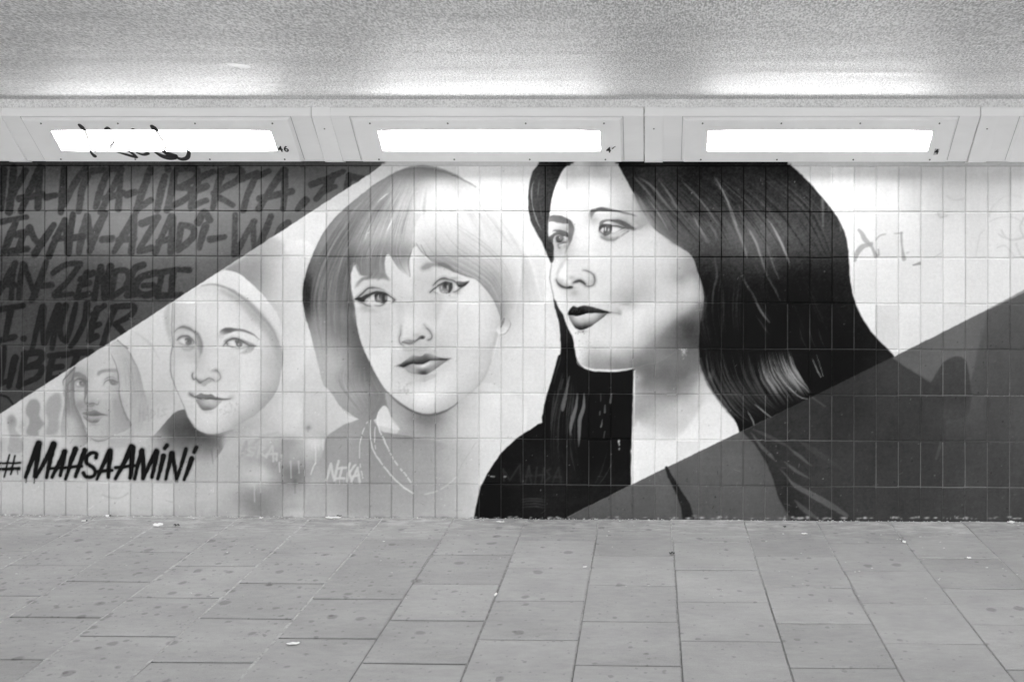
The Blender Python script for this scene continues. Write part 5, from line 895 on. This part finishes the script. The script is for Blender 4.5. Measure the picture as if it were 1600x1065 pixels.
# ---------------------------------------------------------------- lamp casing: a sloping white sheet metal trough under the beam
YT, ZT_, ZM, YL, ZL = -.270, 2.2500, 2.2060, -.052, 1.9860        # top of fascia, kink, lower lip
MOD, SEAM0 = 1.7637, 0.0
pS = unproject(1007, 210, (0,1,0), -.17); SEAM0 = pS.x             # left edge of the third cover strip
sd = Vector((0, YL-YT, ZL-ZM)); SLEN = sd.length; sd.normalize(); sn = Vector((0, sd.z, -sd.y)); sn = sn if sn.y < 0 else -sn   # down the slope; outward
def slope(x, s, h=0): return Vector((x, YT, ZM)) + sd*s + sn*h
def slope_at(px_, py_):
    p = unproject(px_, py_, sn, sn.dot(Vector((0, YT, ZM)))); return p.x, (p - Vector((p.x, YT, ZM))).dot(sd)
casing = empty('lamp_casing', (0, -.16, 2.0)); tag(casing, 'long white sheet metal casing running along the top of the mural wall', 'casing')
prof = [(.0, 2.2515), (YT, 2.2515), (YT, ZM), (YL, ZL), (YL+.004, ZL-.006), (.0, ZL-.006)]
def extrude(name, prof, x0, x1, mat, parent):
    n = len(prof); V = [(x0, y, z) for y, z in prof] + [(x1, y, z) for y, z in prof]
    Fc = [(i, i+n, (i+1) % n + n, (i+1) % n) for i in range(n)] + [tuple(range(n)), tuple(range(2*n-1, n-1, -1))]
    me = mesh(name, V, Fc, mat, parent); bm = bmesh.new(); bm.from_mesh(me.data); bmesh.ops.recalc_face_normals(bm, faces=bm.faces); bmesh.ops.bevel(bm, geom=[e for e in bm.edges if e.calc_length() > .3], offset=.0015, segments=1, affect='EDGES'); bm.to_mesh(me.data); bm.free(); return me
def screw(p, nrm, parent, r=.0052):
    bm = bmesh.new(); bmesh.ops.create_cone(bm, cap_ends=True, segments=10, radius1=r, radius2=r*.62, depth=.0035)
    q = Vector((0,0,1)).rotation_difference(nrm); bmesh.ops.transform(bm, matrix=Matrix.Translation(p + nrm*.0015) @ q.to_matrix().to_4x4(), verts=bm.verts)
    return bmobj('screw', bm, MT_SCREW, parent)
NL = range(-3, 3)
for k in range(-4, 4):
    xa, xb = SEAM0 + MOD*k, SEAM0 + MOD*(k+1)
    extrude('casing_panel', prof, max(xa + .03, XL+.01), min(xb - .0045, XR-.01), MT_WHITE, casing)
    sp = [(y + (sn.y*.0025), z + (sn.z*.0025)) for y, z in prof]; sp[0] = (0, 2.2519); sp[1] = (YT-.0025, 2.2519); sp[2] = (YT-.0025, ZM-.001); sp[3] = (YL-.003, ZL-.0105); sp[4] = (YL+.004, ZL-.0115); sp[5] = (0, ZL-.0115)
    st = extrude('cover_strip', sp, xa, xa+.10, MT_WHITE2, casing)
    if -3 <= k < 3:
        for s in (.085, .225): screw(slope(xa+.05, s, .003), sn, st)
def ribbon(name, pts, widths, mat, parent, h):
    """flat brush mark lying on the slope; pts in photo pixels on the slope plane"""
    q = spline([(x, y, w) for (x, y), w in zip(pts, widths)], 5) if len(pts) > 2 else np.array([(x, y, w) for (x, y), w in zip(pts, widths)])
    L = [slope_at(a[0], a[1]) for a in q]; bm = bmesh.new(); vs = []
    for i, (x, s) in enumerate(L):
        x2, s2 = L[min(i+1, len(L)-1)]; x1, s1 = L[max(i-1, 0)]; d = Vector((x2-x1, s2-s1)); d.normalize(); w = q[i][2]/282/2
        vs.append((bm.verts.new(slope(x - d.y*w, s + d.x*w, h)), bm.verts.new(slope(x + d.y*w, s - d.x*w, h))))
    for a, b in zip(vs, vs[1:]): bm.faces.new((a[0], a[1], b[1], b[0]))
    for (a, e) in ((0, 1), (-1, -2)):       # round ends
        c = (vs[a][0].co + vs[a][1].co)/2; r = (vs[a][0].co - c); d = c - (vs[e][0].co+vs[e][1].co)/2; d.normalize()
        arc = [vs[a][0]] + [bm.verts.new(c + r*math.cos(t) + d*r.length*math.sin(t)) for t in (.5, 1.05, 1.57, 2.1, 2.64)] + [vs[a][1]]; bm.faces.new(arc)
    bmesh.ops.recalc_face_normals(bm, faces=bm.faces)
    return bm
def lamp(xs, label, full=True):
    """xs: x of the left edge of the cover strip to its left"""
    t = empty('tunnel_lamp', (xs + .95, -.16, 2.10)); tag(t, label, 'lamp', 'lamps in the white casing')
    x0, x1 = xs + .202, xs + 1.650
    sT, sB, g0, g1 = .004, SLEN - .002, .085, .230
    gx0, gx1 = x0 + .137, x1 - .125
    H = .019
    # raised plate with a bevelled rim and an opening
    bm = bmesh.new()
    def ring(ix, s0, s1, h): return [bm.verts.new(slope(x0+ix, s0, h)), bm.verts.new(slope(x1-ix, s0, h)), bm.verts.new(slope(x1-ix, s1, h)), bm.verts.new(slope(x0+ix, s1, h))]
    r0 = ring(0, sT, sB, -.002); r1 = ring(.012, sT+.009, sB-.001, H-.002); r2 = ring(.016, sT+.013, sB-.002, H)
    # opening outline with slightly bowed long edges
    up = [(gx0, g0+.006), (gx0+.03, g0+.002), (gx0+.12, g0), (gx0+.5*(gx1-gx0), g0-.001), (gx1-.12, g0), (gx1-.03, g0+.003), (gx1, g0+.008)]
    dn = [(gx1, g1-.003), (gx1-.10, g1), (gx0+.5*(gx1-gx0), g1+.001), (gx0+.10, g1), (gx0, g1-.003)]
    o1 = [bm.verts.new(slope(a, s, H)) for a, s in up+dn]; o2 = [bm.verts.new(slope(a, s, -.002)) for a, s in up+dn]
    for ra, rb in ((r0, r1), (r1, r2)):
        for i in range(4): bm.faces.new((ra[i], ra[(i+1) % 4], rb[(i+1) % 4], rb[i]))
    n = len(o1)
    bm.faces.new([r2[0], r2[1]] + [o1[i] for i in range(6, -1, -1)]); bm.faces.new([r2[1], r2[2], o1[7], o1[6]]); bm.faces.new([r2[2], r2[3], o1[11], o1[10], o1[9], o1[8], o1[7]]); bm.faces.new([r2[3], r2[0], o1[0], o1[11]])
    for i in range(n): bm.faces.new((o1[i], o1[(i+1) % n], o2[(i+1) % n], o2[i]))
    bmesh.ops.recalc_face_normals(bm, faces=bm.faces)
    fr = bmobj('frame', bm, MT_WHITE2, t)
    gk = bmesh.new(); gq = .0026  # grey strips round the plate stand in for its shaded bevel
    for (a0, a1, s0, s1) in ((x0-gq, x0+.001, sT-gq, sB), (x1-.001, x1+gq, sT-gq, sB), (x0+.001, x1-.001, sT-gq, sT+.001)):
        q_ = [gk.verts.new(slope(a0, s0, .0012)), gk.verts.new(slope(a1, s0, .0012)), gk.verts.new(slope(a1, s1, .0012)), gk.verts.new(slope(a0, s1, .0012))]; gk.faces.new(q_)
    bmesh.ops.recalc_face_normals(gk, faces=gk.faces); bmobj('frame_edge_shade', gk, MT_EDGE_SHADE, t)
    # milky cover: a shallow bulged pan filling the opening
    bm = bmesh.new(); rr = []
    for h, ins in ((.001, .0), (.010, .003), (.015, .012)):
        rr.append([bm.verts.new(slope(min(max(a, gx0+ins), gx1-ins), min(max(s, g0-.001+ins), g1+.001-ins), h)) for a, s in up+dn])
    for ra, rb in zip(rr, rr[1:]):
        for i in range(n): bm.faces.new((ra[i], ra[(i+1) % n], rb[(i+1) % n], rb[i]))
    bm.faces.new(rr[-1]); bmesh.ops.recalc_face_normals(bm, faces=bm.faces)
    df = bmobj('lit_diffuser', bm, MT_GLOW, t)
    if full:
        for i in range(4):
            xx = x0 + .105 + i*(x1-x0-.205)/3
            screw(slope(xx, .036, H), sn, fr); screw(slope(xx, SLEN-.020, H), sn, fr)
    return t, df, fr
def number(txt, px_, py_, parent, size, tilt=0):
    cu = bpy.data.curves.new('number', 'FONT'); cu.body = txt; cu.size = size; cu.extrude = .0006; cu.align_x = 'CENTER'; cu.align_y = 'CENTER'; cu.space_character = 1.15; cu.offset = size*.02
    o = bpy.data.objects.new('number', cu); x, s = slope_at(px_, py_); p = slope(x, s, 0.0202)
    ex = Vector((1,0,0)); ey = -sd; Mx = Matrix((ex, ey, ex.cross(ey))).transposed().to_4x4() @ Matrix.Rotation(tilt, 4, 'Z')
    dg = bpy.data.objects.new('t', cu); S.collection.objects.link(dg); me = bpy.data.meshes.new_from_object(dg.evaluated_get(bpy.context.evaluated_depsgraph_get())); bpy.data.objects.remove(dg)
    me.transform(Matrix.Translation(p) @ Mx); me.name = 'number'; me.materials.clear(); o = link('number', me, MT_INK, parent); return o
LB = {-1: ('white framed tunnel lamp numbered 4 with a worn second digit, above the bob', '4'), -2: ('white framed tunnel lamp numbered 46, scribbled over with black spray', '46'), 0: ('white framed tunnel lamp with a 4 on a small label, at the right', '4'), 1: ('white framed tunnel lamp cut off by the right edge of the photo', '')}
for k in NL:
    if k in LB:
        t, df, fr = lamp(SEAM0 + MOD*k, LB[k][0])
        if k == -2:
            number('46', 444, 229.5, t, .056)
            MARK = [([(127,192),(131,196),(135,200)],[6,7,3],1),([(167,198),(171,196),(175,199.5)],[4,4.5,2],1),([(207,199.5),(210,198),(213,199.5)],[2,3,1],1),([(240,194),(243,197),(247,200)],[7,9,5],1),
                    ([(142,226),(145,235),(150,240)],[2,4,7],0),([(185,234),(200,238),(214,242)],[1.5,5,5],0),([(201,231),(209,236),(216,242)],[1.5,5,4],0),([(216,235),(226,238),(233,236)],[2.5,5,6],0),
                    ([(244,234),(255,240),(266,243),(275,243)],[3,8,9,7],0),([(258,233),(267,238),(276,240)],[6,10,8],0),([(274,240),(285,245),(294,243),(297,236),(296,232)],[4,6.5,7,6,5],0)]
            for pts, w, _ in MARK:
                bmobj('spray_mark', ribbon('m', pts, w, None, None, 0.0202), MT_SPRAY, t)['label'] = 'black spray stroke'
            for pts, w in (([(135,202),(139,213),(142,226),(143,234)],[5,4,3,3]),([(176,202),(180,214),(176,226),(168,233)],[3,3,4,2]),([(172,226),(182,220),(196,229),(203,234)],[2,3,3,2]),([(209,203),(216,215),(211,226),(221,233)],[2,3,3,2]),([(196,221),(206,219)],[2,2]),([(247,203),(254,214),(261,224),(258,233)],[6,5,4,3]),([(150,232),(156,225),(160,232)],[2,3,2]),([(240,216),(250,222)],[2,2])):
                bmobj('spray_trace', ribbon('m', pts, w, None, None, .0158), MT_SPRAY2, t)
        elif k == -1:
            number('4', 951, 231, t, .054)
            bmobj('worn_digit', ribbon('m', [(957,228.5),(960,226),(962,225)], [2,1.2,.8], None, None, 0.0202), MT_INK, t)
        elif k == 0:
            a, s = slope_at(1462, 233.5); bm = bmesh.new(); vs = [bm.verts.new(slope(a+dx, s+ds, 0.0197)) for dx, ds in ((-.012,-.022),(.013,-.020),(.011,.021),(-.013,.022))]; bm.faces.new(vs)
            bmobj('number_label', bm, flat_mat('aged_label', .45, .6), t); number('4', 1462, 233.5, t, .046, .1)
    else:
        t, df, fr = lamp(SEAM0 + MOD*k, 'tunnel lamp of the same row, %s' % ('beyond the left edge of the photo' if k < 0 else 'beyond the right edge of the photo'), False)
# ---------------------------------------------------------------- litter
def on_floor(px_, py_): 
    p = unproject(px_, py_, (0,0,1), .002); return p
def butt(px_, py_, ang, label, L=.028, r=.0036):
    p = on_floor(px_, py_); t = empty('cigarette_butt', (p.x, p.y, .002)); tag(t, label, 'cigarette butt', 'cigarette butts on the paving')
    def cyl(name, a, b, mat, rr):
        bm = bmesh.new(); bmesh.ops.create_cone(bm, cap_ends=True, segments=10, radius1=rr, radius2=rr*.93, depth=b-a)
        bmesh.ops.transform(bm, matrix=Matrix.Translation((p.x, p.y, rr+.002)) @ Matrix.Rotation(ang, 4, 'Z') @ Matrix.Rotation(R(90), 4, 'Y') @ Matrix.Translation((0,0,(a+b)/2)), verts=bm.verts); bmobj(name, bm, mat, t)
    cyl('filter', -L/2, L*.25, MT_FILTER, r); cyl('burnt_end', L*.25, L/2, MT_LEAF, r*.9)
def scrap(px_, py_, wx, wy, ang, label, name='paper_scrap', cat='scrap', mat=None, seed=0, h=.006):
    p = on_floor(px_, py_); r = random.Random(seed); bm = bmesh.new(); N = 5; g_ = {}
    for i in range(N+1):
        for j in range(N+1):
            u, v = i/N-.5, j/N-.5; k = 1 - .35*abs(v*2)**2*r.uniform(.5, 1)
            x, y = u*wx*k + r.uniform(-.05,.05)*wx, v*wy*(1-.3*abs(u*2)**2) + r.uniform(-.05,.05)*wy
            z = .003 + h*(abs(math.sin(u*5+seed))*.7 + r.uniform(0,.3))
            g_[i,j] = bm.verts.new((p.x + x*math.cos(ang)-y*math.sin(ang), p.y + x*math.sin(ang)+y*math.cos(ang), z))
    for i in range(N):
        for j in range(N): bm.faces.new((g_[i,j], g_[i+1,j], g_[i+1,j+1], g_[i,j+1]))
    bmesh.ops.recalc_face_normals(bm, faces=bm.faces); bmesh.ops.solidify(bm, geom=bm.faces[:], thickness=.0008)
    o = bmobj(name, bm, mat or MT_PAPER); tag(o, label, cat); return o
butt(132, 814, .4, 'pale cigarette butt near the wall below the hashtag')
butt(775, 929, 1.35, 'white cigarette butt standing out on a slab joint in the middle of the floor', .026, .0048)
butt(1147+3, 838, .5, 'small butt in the floor joint at lower right', .014) if False else None
butt(1412, 847, 2.2, 'short pale stub in the diagonal looking joint at the right', .022, .0055)
butt(169, 806, .1, 'flattened stub at the foot of the wall below the hashtag', .026)
scrap(247, 820, .045, .06, .9, 'crumpled white paper scrap on the joint left of the dark pebble', seed=2)
scrap(521, 809, .085, .035, .05, 'long white paper strip lying against the wall foot', seed=4)
scrap(458, 1005, .05, .02, .2, 'small white scrap beside the lower left slab joint', seed=5, h=.003)
scrap(408, 809.5, .022, .02, .2, 'tiny white scrap below the drips at the wall foot', seed=6)
scrap(1067+190, 833.5, .035, .02, .1, 'thin white scrap on the third slab row at the right', seed=7, h=.003)
scrap(1514, 872, .022, .02, .4, 'tiny white crumb of paper on the far right slab', seed=8)
scrap(1155-1155+914, 885.5, .02, .012, .4, 'white speck of paper on the slab right of the centre', seed=9, h=.003)
scrap(1580, 816, .05, .03, .4, 'pale scrap at the wall foot near the right edge', seed=10)
scrap(782, 815, .05, .02, -.3, 'white torn strip just below the black shoulder of the mural', seed=12, h=.003)
scrap(276, 821.5, .03, .02, .1, 'dark shrivelled leaf beside the crumpled paper scrap', 'dry_leaf', 'leaf', MT_LEAF, 13, .01)
scrap(1050, 865, .03, .016, .1, 'dark shrivelled leaf on a slab joint below the chest of the large portrait', 'dry_leaf', 'leaf', MT_LEAF, 14, .01)
scrap(530, 807, .035, .02, .3, 'dark leaf curled at the end of the white strip by the wall', 'dry_leaf', 'leaf', MT_LEAF, 15, .012)
scrap(1226, 823.5, .018, .014, .3, 'small dark leaf on the pale band below the dark corner panel', 'dry_leaf', 'leaf', MT_LEAF, 16, .008)
# crumbs of flaked paint and grit gathered at the foot of the wall
bm = bmesh.new(); rr = random.Random(3)
for i in range(900):
    x = rr.uniform(-4, 3.2); y = -abs(rr.gauss(0, .018)) - .003 if rr.random() < .8 else -rr.uniform(0, 1.2); s = rr.uniform(.0012, .0042)
    r_ = bmesh.ops.create_icosphere(bm, subdivisions=1, radius=s)
    for v in r_['verts']: v.co = Vector((x + v.co.x*rr.uniform(.8, 2.2), y + v.co.y*rr.uniform(.7, 1.4), .001 + s*.3 + v.co.z*.6))
gr = bmobj('grit', bm, flat_mat('grit', .55, .9, .2, .5, 30)); tag(gr, kind='stuff')
